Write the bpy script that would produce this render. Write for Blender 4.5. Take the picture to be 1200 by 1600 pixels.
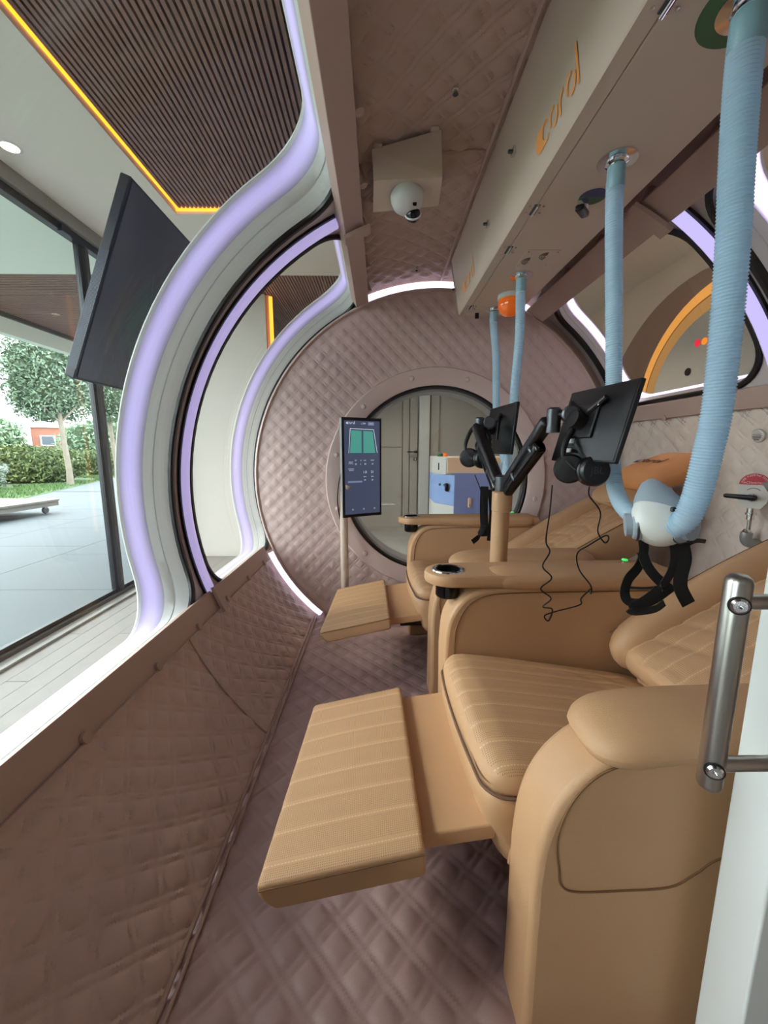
import bpy, math, random
import numpy as np
from mathutils import Vector, Matrix

random.seed(7)
rng = np.random.default_rng(7)
for o in list(bpy.data.objects):
    bpy.data.objects.remove(o)
scene = bpy.context.scene
COL = scene.collection

# ------------------------------------------------------------------ camera
FPX, CXP, CYP = 610.0, 600.0, 800.0
PITCH, YAW, EYE = 0.157696, 0.012951, 1.225
cam_d = bpy.data.cameras.new('camera')
cam_d.sensor_fit = 'VERTICAL'
cam_d.sensor_height = 36.0
cam_d.lens = FPX / 1600.0 * 36.0
cam_d.clip_start = 0.02
cam_d.clip_end = 400
cam = bpy.data.objects.new('camera', cam_d)
COL.objects.link(cam)
cam.location = (0, 0, EYE)
cam.rotation_euler = (math.pi / 2 - PITCH, 0, -YAW)
scene.camera = cam

# ------------------------------------------------------------------ world, exposure
world = bpy.data.worlds.new('overcast_sky')
scene.world = world
world.use_nodes = True
wn = world.node_tree
bg = wn.nodes['Background']
bg.inputs[0].default_value = (0.86, 0.93, 1.0, 1)
bg.inputs[1].default_value = 6.2
vs = scene.view_settings
vs.view_transform = 'Standard'
vs.look = 'None'
vs.gamma = 1.0
vs.use_curve_mapping = False
vs.exposure = 0.42
scene.cycles.max_bounces = 5
scene.cycles.diffuse_bounces = 3
scene.cycles.glossy_bounces = 3
scene.cycles.transparent_max_bounces = 14

# soft daylight sun behind thin cloud, from the garden side
sun_d = bpy.data.lights.new('hazy_sun', 'SUN')
sun_d.energy = 1.15
sun_d.angle = math.radians(12)
sun_d.color = (1.0, 0.95, 0.88)
sun = bpy.data.objects.new('hazy_sun', sun_d)
COL.objects.link(sun)
sun.rotation_euler = Vector((0.79, 0.04, -0.61)).to_track_quat('-Z', 'Y').to_euler()

# ------------------------------------------------------------------ helpers
def srgb(r, g, b):
    def f(c):
        c /= 255.0
        return c / 12.92 if c <= 0.04045 else ((c + 0.055) / 1.055) ** 2.4
    return (f(r), f(g), f(b), 1.0)

# camera basis, used to read real positions off the photograph
_cp, _sp, _cy, _sy = math.cos(PITCH), math.sin(PITCH), math.cos(YAW), math.sin(YAW)
_FW = np.array([_sy * _cp, _cy * _cp, -_sp])
_RT = np.array([_cy, -_sy, 0.0])
_UP = np.cross(_RT, _FW)

def at(u, v, **k):
    """world point seen at photo position (u, v) on the plane X=, Y= or Z= given"""
    d = _RT * (u - CXP) / FPX - _UP * (v - CYP) / FPX + _FW
    ax, val = list(k.items())[0]
    i = 'XYZ'.index(ax)
    o = np.array([0, 0, EYE])
    return tuple(o + d * (val - o[i]) / d[i])

class MB:
    def __init__(s):
        s.v, s.f, s.n = [], [], 0
    def add(s, verts, faces):
        s.v.extend([tuple(p) for p in verts])
        n = s.n
        s.f.extend([tuple(i + n for i in f) for f in faces])
        s.n += len(verts)
        return s
    def box(s, x0, x1, y0, y1, z0, z1):
        return s.add([(x, y, z) for x in (x0, x1) for y in (y0, y1) for z in (z0, z1)],
                     [(0, 1, 3, 2), (4, 6, 7, 5), (0, 4, 5, 1), (2, 3, 7, 6), (0, 2, 6, 4), (1, 5, 7, 3)])
    def prism(s, poly, axis, a, b):
        n = len(poly)
        def P(p, h):
            return {'x': (h, p[0], p[1]), 'y': (p[0], h, p[1]), 'z': (p[0], p[1], h)}[axis]
        vs_ = [P(p, a) for p in poly] + [P(p, b) for p in poly]
        fs = [(i, (i + 1) % n, n + (i + 1) % n, n + i) for i in range(n)]
        fs += [tuple(range(n - 1, -1, -1)), tuple(range(n, 2 * n))]
        return s.add(vs_, fs)
    def loft(s, loops, closed=True, caps=False):
        m = len(loops[0])
        vs_ = [p for L in loops for p in L]
        fs = []
        for k in range(len(loops) - 1):
            for i in range(m if closed else m - 1):
                j = (i + 1) % m
                fs.append((k * m + i, k * m + j, (k + 1) * m + j, (k + 1) * m + i))
        if caps:
            fs.append(tuple(range(m - 1, -1, -1)))
            fs.append(tuple((len(loops) - 1) * m + i for i in range(m)))
        return s.add(vs_, fs)
    def tube(s, path, r, n=10, closed=False, caps=True):
        P = [Vector(p) for p in path]
        m = len(P)
        rs = list(r) if hasattr(r, '__len__') else [r] * m
        loops = []
        prev = None
        for i in range(m):
            if closed:
                t = P[(i + 1) % m] - P[i - 1]
            else:
                t = P[min(i + 1, m - 1)] - P[max(i - 1, 0)]
            t.normalize()
            if prev is None:
                a = Vector((0, 0, 1)) if abs(t.z) < 0.9 else Vector((1, 0, 0))
                u = (a - t * a.dot(t)).normalized()
            else:
                u = (prev - t * prev.dot(t))
                u = u.normalized() if u.length > 1e-6 else prev
            prev = u
            w = t.cross(u)
            loops.append([tuple(P[i] + (u * math.cos(2 * math.pi * k / n) + w * math.sin(2 * math.pi * k / n)) * rs[i]) for k in range(n)])
        if closed:
            loops.append(loops[0])
            return s.loft(loops)
        return s.loft(loops, True, caps)
    def lathe(s, prof, n=24, c=(0, 0, 0), d=(0, 0, 1), caps=True):
        d = Vector(d).normalized()
        q = d.to_track_quat('Z', 'Y').to_matrix()
        loops = []
        for r, h in prof:
            loops.append([tuple(Vector(c) + q @ Vector((r * math.cos(2 * math.pi * k / n), r * math.sin(2 * math.pi * k / n), h))) for k in range(n)])
        return s.loft(loops, True, caps)
    def grid(s, fn, nu, nv):
        vs_ = [fn(i / nu, j / nv) for i in range(nu + 1) for j in range(nv + 1)]
        fs = [(i * (nv + 1) + j, (i + 1) * (nv + 1) + j, (i + 1) * (nv + 1) + j + 1, i * (nv + 1) + j + 1) for i in range(nu) for j in range(nv)]
        return s.add(vs_, fs)
    def npgrid(s, X, Y, Z):
        nu, nv = X.shape
        vs_ = np.stack([X, Y, Z], -1).reshape(-1, 3)
        idx = np.arange(nu * nv).reshape(nu, nv)
        fs = np.stack([idx[:-1, :-1], idx[1:, :-1], idx[1:, 1:], idx[:-1, 1:]], -1).reshape(-1, 4)
        return s.add(vs_.tolist(), fs.tolist())
    def rbox(s, c, size, r, n=(8, 8, 4), warp=None):
        """box with rounded edges: radii r per axis, n cells per axis"""
        h = [q / 2 for q in size]
        r = list(r) if hasattr(r, '__len__') else [r] * 3
        r = [min(r[i], h[i] - 1e-5) for i in range(3)]
        def coords(k):
            a = h[k] - r[k]
            e = [-h[k] + r[k] * (1 - math.cos(t * math.pi / 2)) * 1.0 for t in (0, .25, .5, .75)]
            m = [-a + 2 * a * i / n[k] for i in range(n[k] + 1)]
            return e + m + [-q for q in reversed(e)]
        cs = [coords(k) for k in range(3)]
        vid, vs_, fs = {}, [], []
        def V(p):
            key = tuple(round(q, 6) for q in p)
            if key not in vid:
                inn = [max(-(h[i] - r[i]), min(h[i] - r[i], p[i])) for i in range(3)]
                dd = [(p[i] - inn[i]) / r[i] if r[i] > 0 else 0 for i in range(3)]
                L = math.sqrt(sum(q * q for q in dd)) or 1
                q = [inn[i] + dd[i] / L * r[i] + c[i] for i in range(3)]
                if warp:
                    q = warp(*q)
                vid[key] = len(vs_)
                vs_.append(tuple(q))
            return vid[key]
        for k in range(3):
            i, j = (k + 1) % 3, (k + 2) % 3
            for sgn in (-1, 1):
                for a in range(len(cs[i]) - 1):
                    for b in range(len(cs[j]) - 1):
                        q = []
                        for (ia, jb) in ((a, b), (a + 1, b), (a + 1, b + 1), (a, b + 1)):
                            p = [0, 0, 0]
                            p[k] = sgn * h[k]
                            p[i] = cs[i][ia]
                            p[j] = cs[j][jb]
                            q.append(V(p))
                        q = list(dict.fromkeys(q))
                        if len(q) > 2:
                            fs.append(tuple(q if sgn > 0 else q[::-1]))
        return s.add(vs_, fs)
    def sphere(s, c, r, nu=16, nv=10):
        r = list(r) if hasattr(r, '__len__') else [r] * 3
        vs_ = [(c[0], c[1], c[2] + r[2])]
        for j in range(1, nv):
            t = math.pi * j / nv
            for i in range(nu):
                p = 2 * math.pi * i / nu
                vs_.append((c[0] + r[0] * math.sin(t) * math.cos(p), c[1] + r[1] * math.sin(t) * math.sin(p), c[2] + r[2] * math.cos(t)))
        vs_.append((c[0], c[1], c[2] - r[2]))
        fs = [(0, 1 + i, 1 + (i + 1) % nu) for i in range(nu)]
        for j in range(nv - 2):
            for i in range(nu):
                a = 1 + j * nu + i
                b = 1 + j * nu + (i + 1) % nu
                fs.append((a, a + nu, b + nu, b))
        e = len(vs_) - 1
        fs += [(e, e - nu + (i + 1) % nu, e - nu + i) for i in range(nu)]
        return s.add(vs_, fs)
    def xf(s, fn, start=0):
        s.v[start:] = [tuple(fn(*p)) for p in s.v[start:]]
        return s
    def build(s, name, mat, parent=None, sharp=35, bevel=0, kind=None, label=None, flip=False):
        me = bpy.data.meshes.new(name)
        me.from_pydata(s.v, [], s.f)
        if flip:
            me.flip_normals()
        me.validate()
        me.polygons.foreach_set('use_smooth', [True] * len(me.polygons))
        me.set_sharp_from_angle(angle=math.radians(sharp))
        me.materials.append(mat)
        o = bpy.data.objects.new(name, me)
        COL.objects.link(o)
        if parent:
            o.parent = parent
        if bevel:
            b = o.modifiers.new('bevel', 'BEVEL')
            b.width = bevel
            b.segments = 3
            b.limit_method = 'ANGLE'
            b.angle_limit = math.radians(40)
        if kind:
            o['kind'] = kind
        if label:
            o['label'] = label
        return o

def tag(o, label, cat=None, group=None, kind=None):
    o['label'] = label
    if cat: o['category'] = cat
    if group: o['group'] = group
    if kind: o['kind'] = kind
    return o

def thing(name, label=None, cat=None, loc=(0, 0, 0), rz=0.0, group=None, kind=None):
    o = bpy.data.objects.new(name, None)
    COL.objects.link(o)
    o.location = loc
    o.rotation_euler = (0, 0, rz)
    o.empty_display_size = 0.05
    if label: o['label'] = label
    if cat: o['category'] = cat
    if group: o['group'] = group
    if kind: o['kind'] = kind
    return o

def dup(o, parent=None):
    c = o.copy()
    COL.objects.link(c)
    c.parent = parent
    for ch in list(o.children):
        dup(ch, c)
    return c

def text_mesh(txt, size, fn, name, mat, parent=None, align='CENTER'):
    cu = bpy.data.curves.new('lettering', 'FONT')
    cu.body = txt
    cu.size = size
    cu.align_x = align
    cu.align_y = 'CENTER'
    cu.resolution_u = 2
    ob = bpy.data.objects.new('lettering', cu)
    COL.objects.link(ob)
    dg = bpy.context.evaluated_depsgraph_get()
    me = bpy.data.meshes.new_from_object(ob.evaluated_get(dg))
    bpy.data.objects.remove(ob)
    bpy.data.curves.remove(cu)
    for v in me.vertices:
        v.co = Vector(fn(v.co.x, v.co.y))
    me.name = name
    me.materials.clear()
    me.materials.append(mat)
    o = bpy.data.objects.new(name, me)
    COL.objects.link(o)
    if parent: o.parent = parent
    return o

# ------------------------------------------------------------------ materials
def mat(name, col, rough=0.5, metal=0.0, noise=0.0, nscale=20.0, bump=0.0, bscale=300.0, emit=None, es=0.0, spec=0.5, coat=0.0, trans=0.0):
    m = bpy.data.materials.new(name)
    m.use_nodes = True
    nt = m.node_tree
    p = nt.nodes['Principled BSDF']
    p.inputs['Base Color'].default_value = col
    p.inputs['Roughness'].default_value = rough
    p.inputs['Metallic'].default_value = metal
    p.inputs['Specular IOR Level'].default_value = spec
    p.inputs['Coat Weight'].default_value = coat
    p.inputs['Transmission Weight'].default_value = trans
    tc = None
    if noise or bump:
        tc = nt.nodes.new('ShaderNodeTexCoord')
    if noise:
        n = nt.nodes.new('ShaderNodeTexNoise')
        n.inputs['Scale'].default_value = nscale
        n.inputs['Detail'].default_value = 5
        nt.links.new(tc.outputs['Object'], n.inputs['Vector'])
        mx = nt.nodes.new('ShaderNodeMix')
        mx.data_type = 'RGBA'
        mx.inputs[6].default_value = tuple(c * (1 - noise) for c in col[:3]) + (1,)
        mx.inputs[7].default_value = tuple(min(1, c * (1 + noise)) for c in col[:3]) + (1,)
        nt.links.new(n.outputs[0], mx.inputs[0])
        nt.links.new(mx.outputs[2], p.inputs['Base Color'])
    if bump:
        n2 = nt.nodes.new('ShaderNodeTexNoise')
        n2.inputs['Scale'].default_value = bscale
        n2.inputs['Detail'].default_value = 3
        nt.links.new(tc.outputs['Object'], n2.inputs['Vector'])
        b = nt.nodes.new('ShaderNodeBump')
        b.inputs['Strength'].default_value = bump
        b.inputs['Distance'].default_value = 0.002
        nt.links.new(n2.outputs[0], b.inputs['Height'])
        nt.links.new(b.outputs[0], p.inputs['Normal'])
    if emit:
        p.inputs['Emission Color'].default_value = emit
        p.inputs['Emission Strength'].default_value = es
        m.cycles.emission_sampling = 'NONE'
    return m

def glass_mat(name, tint=(1, 1, 1, 1), refl=0.06, graz=0.38, rough=0.0):
    m = bpy.data.materials.new(name)
    m.use_nodes = True
    nt = m.node_tree
    nt.nodes.clear()
    out = nt.nodes.new('ShaderNodeOutputMaterial')
    mix = nt.nodes.new('ShaderNodeMixShader')
    tr = nt.nodes.new('ShaderNodeBsdfTransparent')
    tr.inputs[0].default_value = tint
    gl = nt.nodes.new('ShaderNodeBsdfGlossy')
    gl.inputs['Roughness'].default_value = rough
    fr = nt.nodes.new('ShaderNodeLayerWeight')
    fr.inputs['Blend'].default_value = 0.5
    pw = nt.nodes.new('ShaderNodeMath')
    pw.operation = 'POWER'
    pw.inputs[1].default_value = 4.0
    nt.links.new(fr.outputs['Facing'], pw.inputs[0])
    mul = nt.nodes.new('ShaderNodeMath')
    mul.operation = 'MULTIPLY_ADD'
    mul.inputs[1].default_value = graz
    mul.inputs[2].default_value = refl
    mul.use_clamp = True
    nt.links.new(pw.outputs[0], mul.inputs[0])
    nt.links.new(mul.outputs[0], mix.inputs[0])
    nt.links.new(tr.outputs[0], mix.inputs[1])
    nt.links.new(gl.outputs[0], mix.inputs[2])
    nt.links.new(mix.outputs[0], out.inputs[0])
    return m

def emis(name, col, strength):
    m = bpy.data.materials.new(name)
    m.use_nodes = True
    nt = m.node_tree
    nt.nodes.clear()
    out = nt.nodes.new('ShaderNodeOutputMaterial')
    e = nt.nodes.new('ShaderNodeEmission')
    e.inputs[0].default_value = col
    e.inputs[1].default_value = strength
    if strength < 1.0:
        m.cycles.emission_sampling = 'NONE'
    nt.links.new(e.outputs[0], out.inputs[0])
    return m

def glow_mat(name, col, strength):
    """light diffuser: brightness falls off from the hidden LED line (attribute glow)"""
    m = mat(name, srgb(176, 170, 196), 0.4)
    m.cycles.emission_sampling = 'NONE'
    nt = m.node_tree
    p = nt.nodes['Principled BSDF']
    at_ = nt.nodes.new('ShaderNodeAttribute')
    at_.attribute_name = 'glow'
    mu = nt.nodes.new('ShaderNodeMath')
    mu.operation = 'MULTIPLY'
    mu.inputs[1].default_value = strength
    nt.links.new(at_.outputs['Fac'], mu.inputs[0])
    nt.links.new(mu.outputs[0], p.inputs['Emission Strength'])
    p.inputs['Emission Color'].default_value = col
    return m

def leather_perf(name, col, v0, v1, nl, dot=True, ax=1, ups=1.0):
    """perforated leather: rows of stitches along x at nl places across y, small punched holes"""
    m = mat(name, col, 0.55, bump=0.35, bscale=420)
    nt = m.node_tree
    p = nt.nodes['Principled BSDF']
    tc = nt.nodes.new('ShaderNodeTexCoord')
    sp = nt.nodes.new('ShaderNodeSeparateXYZ')
    nt.links.new(tc.outputs['Object'], sp.inputs[0])
    def math_(op, a, b=None, c=None):
        n = nt.nodes.new('ShaderNodeMath')
        n.operation = op
        for i, q in enumerate((a, b, c)):
            if q is None: continue
            if isinstance(q, (int, float)): n.inputs[i].default_value = q
            else: nt.links.new(q, n.inputs[i])
        return n.outputs[0]
    pitch = (v1 - v0) / nl
    vv = math_('DIVIDE', math_('SUBTRACT', sp.outputs[ax], v0), pitch)
    fr = math_('ABSOLUTE', math_('SUBTRACT', math_('FRACT', vv), 0.5))
    line = math_('LESS_THAN', fr, 0.0012 / pitch)
    dash = math_('LESS_THAN', math_('FRACT', math_('DIVIDE', sp.outputs[1 - ax], 0.0075)), 0.66)
    st = math_('MULTIPLY', line, dash)
    q = 0.0046
    du = math_('SUBTRACT', math_('FRACT', math_('DIVIDE', sp.outputs[0], q)), 0.5)
    dv = math_('SUBTRACT', math_('FRACT', math_('DIVIDE', sp.outputs[1], q)), 0.5)
    dd = math_('ADD', math_('MULTIPLY', du, du), math_('MULTIPLY', dv, dv))
    hole = math_('LESS_THAN', dd, 0.055 if dot else -1.0)
    nearline = math_('GREATER_THAN', fr, 0.007 / pitch)
    hole = math_('MULTIPLY', hole, nearline)
    nz = nt.nodes.new('ShaderNodeSeparateXYZ')
    geo = nt.nodes.new('ShaderNodeNewGeometry')
    nt.links.new(geo.outputs['Normal'], nz.inputs[0])
    upm = math_('GREATER_THAN', nz.outputs[2], 0.6)
    hole = math_('MULTIPLY', hole, upm)
    st = math_('MULTIPLY', st, upm)
    m1 = nt.nodes.new('ShaderNodeMix'); m1.data_type = 'RGBA'
    m1.inputs[6].default_value = col
    m1.inputs[7].default_value = tuple(c * 0.5 for c in col[:3]) + (1,)
    nt.links.new(hole, m1.inputs[0])
    m2 = nt.nodes.new('ShaderNodeMix'); m2.data_type = 'RGBA'
    nt.links.new(m1.outputs[2], m2.inputs[6])
    m2.inputs[7].default_value = srgb(214, 180, 142)
    nt.links.new(st, m2.inputs[0])
    nt.links.new(m2.outputs[2], p.inputs['Base Color'])
    return m

TAN = srgb(194, 152, 112)
M = {}
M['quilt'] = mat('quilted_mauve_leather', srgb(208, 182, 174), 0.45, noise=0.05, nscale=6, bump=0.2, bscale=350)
M['quilt_daylit'] = mat('quilted_leather_daylit', srgb(228, 210, 196), 0.45, noise=0.05, nscale=6, bump=0.2, bscale=350)  # lighter copy of the mauve quilt, daylight on the right wall put into its colour
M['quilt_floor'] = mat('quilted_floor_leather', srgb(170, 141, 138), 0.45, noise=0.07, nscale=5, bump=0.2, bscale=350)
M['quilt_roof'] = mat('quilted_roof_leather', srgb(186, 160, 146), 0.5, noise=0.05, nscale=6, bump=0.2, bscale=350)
M['mauve_paint'] = mat('mauve_painted_steel', srgb(184, 158, 145), 0.5, noise=0.02)
M['duct'] = mat('beige_painted_panel', srgb(208, 188, 171), 0.55, noise=0.015)
M['ring'] = mat('rose_painted_ring', srgb(212, 188, 180), 0.5)
M['tan'] = mat('tan_leather', TAN, 0.5, bump=0.3, bscale=420, noise=0.03, nscale=8)
M['tan_seam'] = mat('tan_seam_thread', srgb(122, 86, 52), 0.7)
M['piping'] = mat('brown_piping', srgb(112, 82, 62), 0.6)
M['white'] = mat('white_gelcoat', srgb(214, 216, 212), 0.3)
M['white_wall'] = mat('white_plaster', srgb(200, 194, 184), 0.8, noise=0.02)
M['ceil_white'] = mat('white_ceiling_paint', srgb(228, 222, 212), 0.85)
M['rubber'] = mat('black_rubber', srgb(18, 18, 20), 0.35)
M['black'] = mat('black_plastic', srgb(20, 20, 22), 0.38)
M['black_gloss'] = mat('black_gloss', srgb(12, 12, 14), 0.12)
M['black_fabric'] = mat('black_webbing', srgb(16, 16, 18), 0.8, bump=0.4, bscale=600)
M['chrome'] = mat('chrome', srgb(225, 225, 228), 0.12, 1.0)
M['steel'] = mat('brushed_steel', srgb(176, 172, 166), 0.32, 1.0, noise=0.06, nscale=60)
M['dark_steel'] = mat('graphite_metal', srgb(88, 90, 94), 0.35, 0.8)
M['acrylic'] = glass_mat('clear_acrylic', (0.985, 0.99, 0.985, 1), 0.035)
M['pane'] = glass_mat('window_glass', (0.96, 0.985, 0.97, 1), 0.015, 0.15)
M['led'] = emis('lavender_led', srgb(208, 196, 255), 0.75)
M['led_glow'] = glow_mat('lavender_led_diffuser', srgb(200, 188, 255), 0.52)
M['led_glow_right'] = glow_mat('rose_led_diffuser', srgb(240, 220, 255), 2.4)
M['led_hoop'] = mat('lavender_hoop_diffuser', srgb(170, 160, 190), 0.15, emit=srgb(206, 194, 255), es=0.42)
M['led_white'] = emis('white_led', srgb(232, 226, 255), 1.6)
M['led_warm'] = emis('amber_led', srgb(255, 150, 40), 2.4)
M['slat'] = mat('dark_wood_slat', srgb(142, 110, 100), 0.6, noise=0.25, nscale=14)
M['dark_back'] = mat('dark_felt', srgb(42, 34, 32), 0.9)
M['alu_dark'] = mat('anthracite_aluminium', srgb(84, 82, 80), 0.45, 0.2)
M['alu_grey'] = mat('grey_aluminium', srgb(150, 148, 144), 0.45, 0.3)
M['plank'] = mat('pale_grey_plank', srgb(134, 130, 126), 0.6, noise=0.12, nscale=9)
M['tile'] = mat('grey_patio_tile', srgb(88, 94, 97), 0.7, noise=0.1, nscale=2.5)
# ------------------------------------------------------------------ chamber shell
XA, ZA, R = 0.40, 1.005, 1.34
DW = 2.77                                            # end wall
def cyl(a, y, r=R):
    t = math.radians(a)
    return (XA + r * math.cos(t), y, ZA + r * math.sin(t))

def quilt_h(s, t, amp=0.0115, P=0.086, gap=0.019):
    def puff(p):
        m = np.mod(p, P)
        d = np.minimum(np.minimum(m, P - m), np.abs(m - gap))
        return 1 - np.exp(-d / 0.0095)
    p = (s + t) / math.sqrt(2) + 0.004 * np.sin(s * 9) 
    q = (s - t) / math.sqrt(2) + 0.004 * np.cos(t * 8 + 1)
    return amp * puff(p) * puff(q)

def quilt_cyl(a0, a1, y0, y1, step):
    na = int(abs(math.radians(a1 - a0)) * R / step)
    ny = int((y1 - y0) / step)
    A, Y = np.meshgrid(np.radians(np.linspace(a0, a1, na + 1)), np.linspace(y0, y1, ny + 1), indexing='ij')
    rr = R - quilt_h(A * R, Y)
    return MB().npgrid(XA + rr * np.cos(A), Y, ZA + rr * np.sin(A))

Y0, Y1 = 0.30, 2.90
AF = 180 + math.degrees(math.asin(ZA / R))           # where the shell meets the floor
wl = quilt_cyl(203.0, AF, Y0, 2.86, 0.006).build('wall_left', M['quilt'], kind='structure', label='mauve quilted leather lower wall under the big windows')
wr = quilt_cyl(180 - AF, 17.5, Y0, 2.80, 0.008).build('wall_right', M['quilt_daylit'], kind='structure', label='quilted leather wall behind the chair backs')
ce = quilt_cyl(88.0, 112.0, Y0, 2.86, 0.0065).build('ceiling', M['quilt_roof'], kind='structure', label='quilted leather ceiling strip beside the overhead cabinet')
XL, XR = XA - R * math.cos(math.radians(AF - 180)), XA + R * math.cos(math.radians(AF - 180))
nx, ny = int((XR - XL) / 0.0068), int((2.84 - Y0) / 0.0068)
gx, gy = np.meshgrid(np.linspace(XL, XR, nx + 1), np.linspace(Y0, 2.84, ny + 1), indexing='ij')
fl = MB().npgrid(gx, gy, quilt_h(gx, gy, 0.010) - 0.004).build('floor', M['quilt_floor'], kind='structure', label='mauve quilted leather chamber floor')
# piping along seams
def seam(path, r, name, parent):
    return MB().tube(path, r, 8).build(name, M['mauve_paint'], parent)
seam([(XL + 0.002, y, 0.008) for y in np.linspace(Y0, 2.8, 12)], 0.007, 'piping', wl)
seam([(XL + 0.022, y, 0.006) for y in np.linspace(Y0, 2.8, 12)], 0.005, 'piping', wl)
seam([cyl(a, 1.56 - 0.03 * (a - 204) / 24, R - 0.007) for a in np.linspace(204, AF, 14)], 0.0035, 'seam', wl)
seam([cyl(89.4, y, R - 0.010) for y in np.linspace(Y0, 2.84, 8)], 0.008, 'piping', ce)
seam([cyl(a, 1.66, R - 0.006) for a in np.linspace(89, 112, 8)], 0.0035, 'seam', ce)

# plain painted shell either side of the right-hand beam
MB().grid(lambda s, t: cyl(60 + 28 * s, Y0 + (2.86 - Y0) * t, R), 10, 2).build('trim_1', M['mauve_paint'], kind='structure', label='plain painted shell above the overhead cabinet')

# ---------------------------------------------------------------- end wall with porthole
PX, PZ = XA + 0.006, ZA - 0.02
RW, RP = 1.262, 0.70
nr, nt_ = 84, 1000
rr_, tt_ = np.meshgrid(np.linspace(RP, RW, nr), np.linspace(0, 2 * math.pi, nt_), indexing='ij')
xx, zz = XA + rr_ * np.cos(tt_), ZA + rr_ * np.sin(tt_)
hh = quilt_h(xx * 1.22, zz * 1.22, 0.0055) 
wb = MB().npgrid(xx, DW - hh, zz).build('wall_back', M['quilt'], kind='structure', label='round quilted mauve end wall around the porthole')
def circ(r, y, n=96, cx=XA, cz=ZA):
    return [(cx + r * math.cos(2 * math.pi * k / n), y, cz + r * math.sin(2 * math.pi * k / n)) for k in range(n)]
MB().loft([circ(RW - 0.012, DW - 0.004), circ(RW, DW - 0.016), circ(RW + 0.012, DW - 0.006), circ(RW + 0.012, 3.0)]).build('rim', M['mauve_paint'], wb)
def arcs(r, y, a0, a1, n=40):
    return [(XA + r * math.cos(math.radians(a0 + (a1 - a0) * k / n)), y, ZA + r * math.sin(math.radians(a0 + (a1 - a0) * k / n))) for k in range(n + 1)]
for a0_, a1_ in ((203.5, 230), (60, 112)):
    MB().loft([arcs(1.283, 2.795, a0_, a1_), arcs(1.300, 2.782, a0_, a1_), arcs(1.322, 2.785, a0_, a1_)], closed=False).build('led_strip', M['led_white'], wb, label='white glowing light ring around the end wall')
MB().loft([arcs(RW + 0.012, 2.83, 203, 472, 90), arcs(1.345, 2.83, 203, 472, 90)], closed=False).build('back_plate', M['mauve_paint'], wb)
MB().loft([arcs(RW + 0.012, 3.02, 100, 215), arcs(1.40, 3.02, 100, 215)], closed=False).build('back_plate', M['mauve_paint'], wb)
MB().tube(arcs(RW + 0.014, DW + 0.004, 113, 203), 0.003, 6).build('rim_bead', M['chrome'], wb)
# porthole
port = thing('window_1', 'round porthole with bolted rose ring in the end wall', kind='structure')
MB().loft([circ(0.775, DW - 0.002), circ(0.775, DW - 0.024), circ(0.768, DW - 0.03), circ(0.665, DW - 0.03), circ(0.655, DW - 0.024), circ(0.655, DW + 0.03)]).build('ring', M['ring'], port)
MB().loft([circ(0.656, DW - 0.012), circ(0.64, DW - 0.012), circ(0.634, DW + 0.01), circ(0.634, 2.97)]).build('gasket', M['rubber'], port)
MB().loft([circ(0.634, DW + 0.02), circ(0.618, DW + 0.02), circ(0.618, 2.96), circ(0.634, 2.97)]).build('pane_rim', M['alu_grey'], port)
MB().loft([circ(0.63, 2.82), circ(0.63, 2.86)], caps=True).build('pane', M['acrylic'], port)
bolt_me = None
for k in range(12):
    t = math.radians(13 + k * 30.4 if k < 11 else 350)
    m = MB().lathe([(0.0165, 0), (0.0165, 0.004), (0.012, 0.010), (0.0, 0.0125)], 14, (0, 0, 0), (0, -1, 0), caps=False)
    if bolt_me is None:
        b = m.build('bolt', M['ring'], port); bolt_me = b.data
    else:
        b = bpy.data.objects.new('bolt', bolt_me); COL.objects.link(b); b.parent = port
    b.location = (XA + 0.718 * math.cos(t), DW - 0.03, ZA + 0.718 * math.sin(t))

# ---------------------------------------------------------------- side windows
def rr_loop(a0, a1, y0, y1, rad, r, nc=9, ns=22):
    """rounded rectangle on the cylinder: angles a0..a1 (deg), y0..y1"""
    c = []
    sa = math.radians(1) * R
    s0, s1 = a0 * sa, a1 * sa
    def arc(cs, cy, t0):
        return [(cs + rad * math.cos(math.radians(t0 + 90 * k / nc)), cy + rad * math.sin(math.radians(t0 + 90 * k / nc))) for k in range(nc + 1)]
    def seg(p, q, n):
        return [(p[0] + (q[0] - p[0]) * k / n, p[1] + (q[1] - p[1]) * k / n) for k in range(1, n)]
    A = arc(s1 - rad, y1 - rad, 0); B = arc(s0 + rad, y1 - rad, 90); Cc = arc(s0 + rad, y0 + rad, 180); Dd = arc(s1 - rad, y0 + rad, 270)
    c = A + seg(A[-1], B[0], ns) + B + seg(B[-1], Cc[0], 8) + Cc + seg(Cc[-1], Dd[0], ns) + Dd + seg(Dd[-1], A[0], 8)
    return [(s / sa, y) for s, y in c]

def to_rect(loop, a0, a1, y0, y1):
    ca = (min(p[0] for p in loop) + max(p[0] for p in loop)) / 2
    cy = (min(p[1] for p in loop) + max(p[1] for p in loop)) / 2
    out = []
    for a, y in loop:
        da, dy = a - ca, y - cy
        k = min((((a1 if da > 0 else a0) - ca) / da) if abs(da) > 1e-9 else 1e9, (((y1 if dy > 0 else y0) - cy) / dy) if abs(dy) > 1e-9 else 1e9)
        out.append([ca + da * k, cy + dy * k])
    for A in (a0, a1):
        for Yc in (y0, y1):
            i = min(range(len(out)), key=lambda q: ((out[q][0] - A) * 0.023) ** 2 + (out[q][1] - Yc) ** 2)
            out[i] = [A, Yc]
    return out

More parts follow.
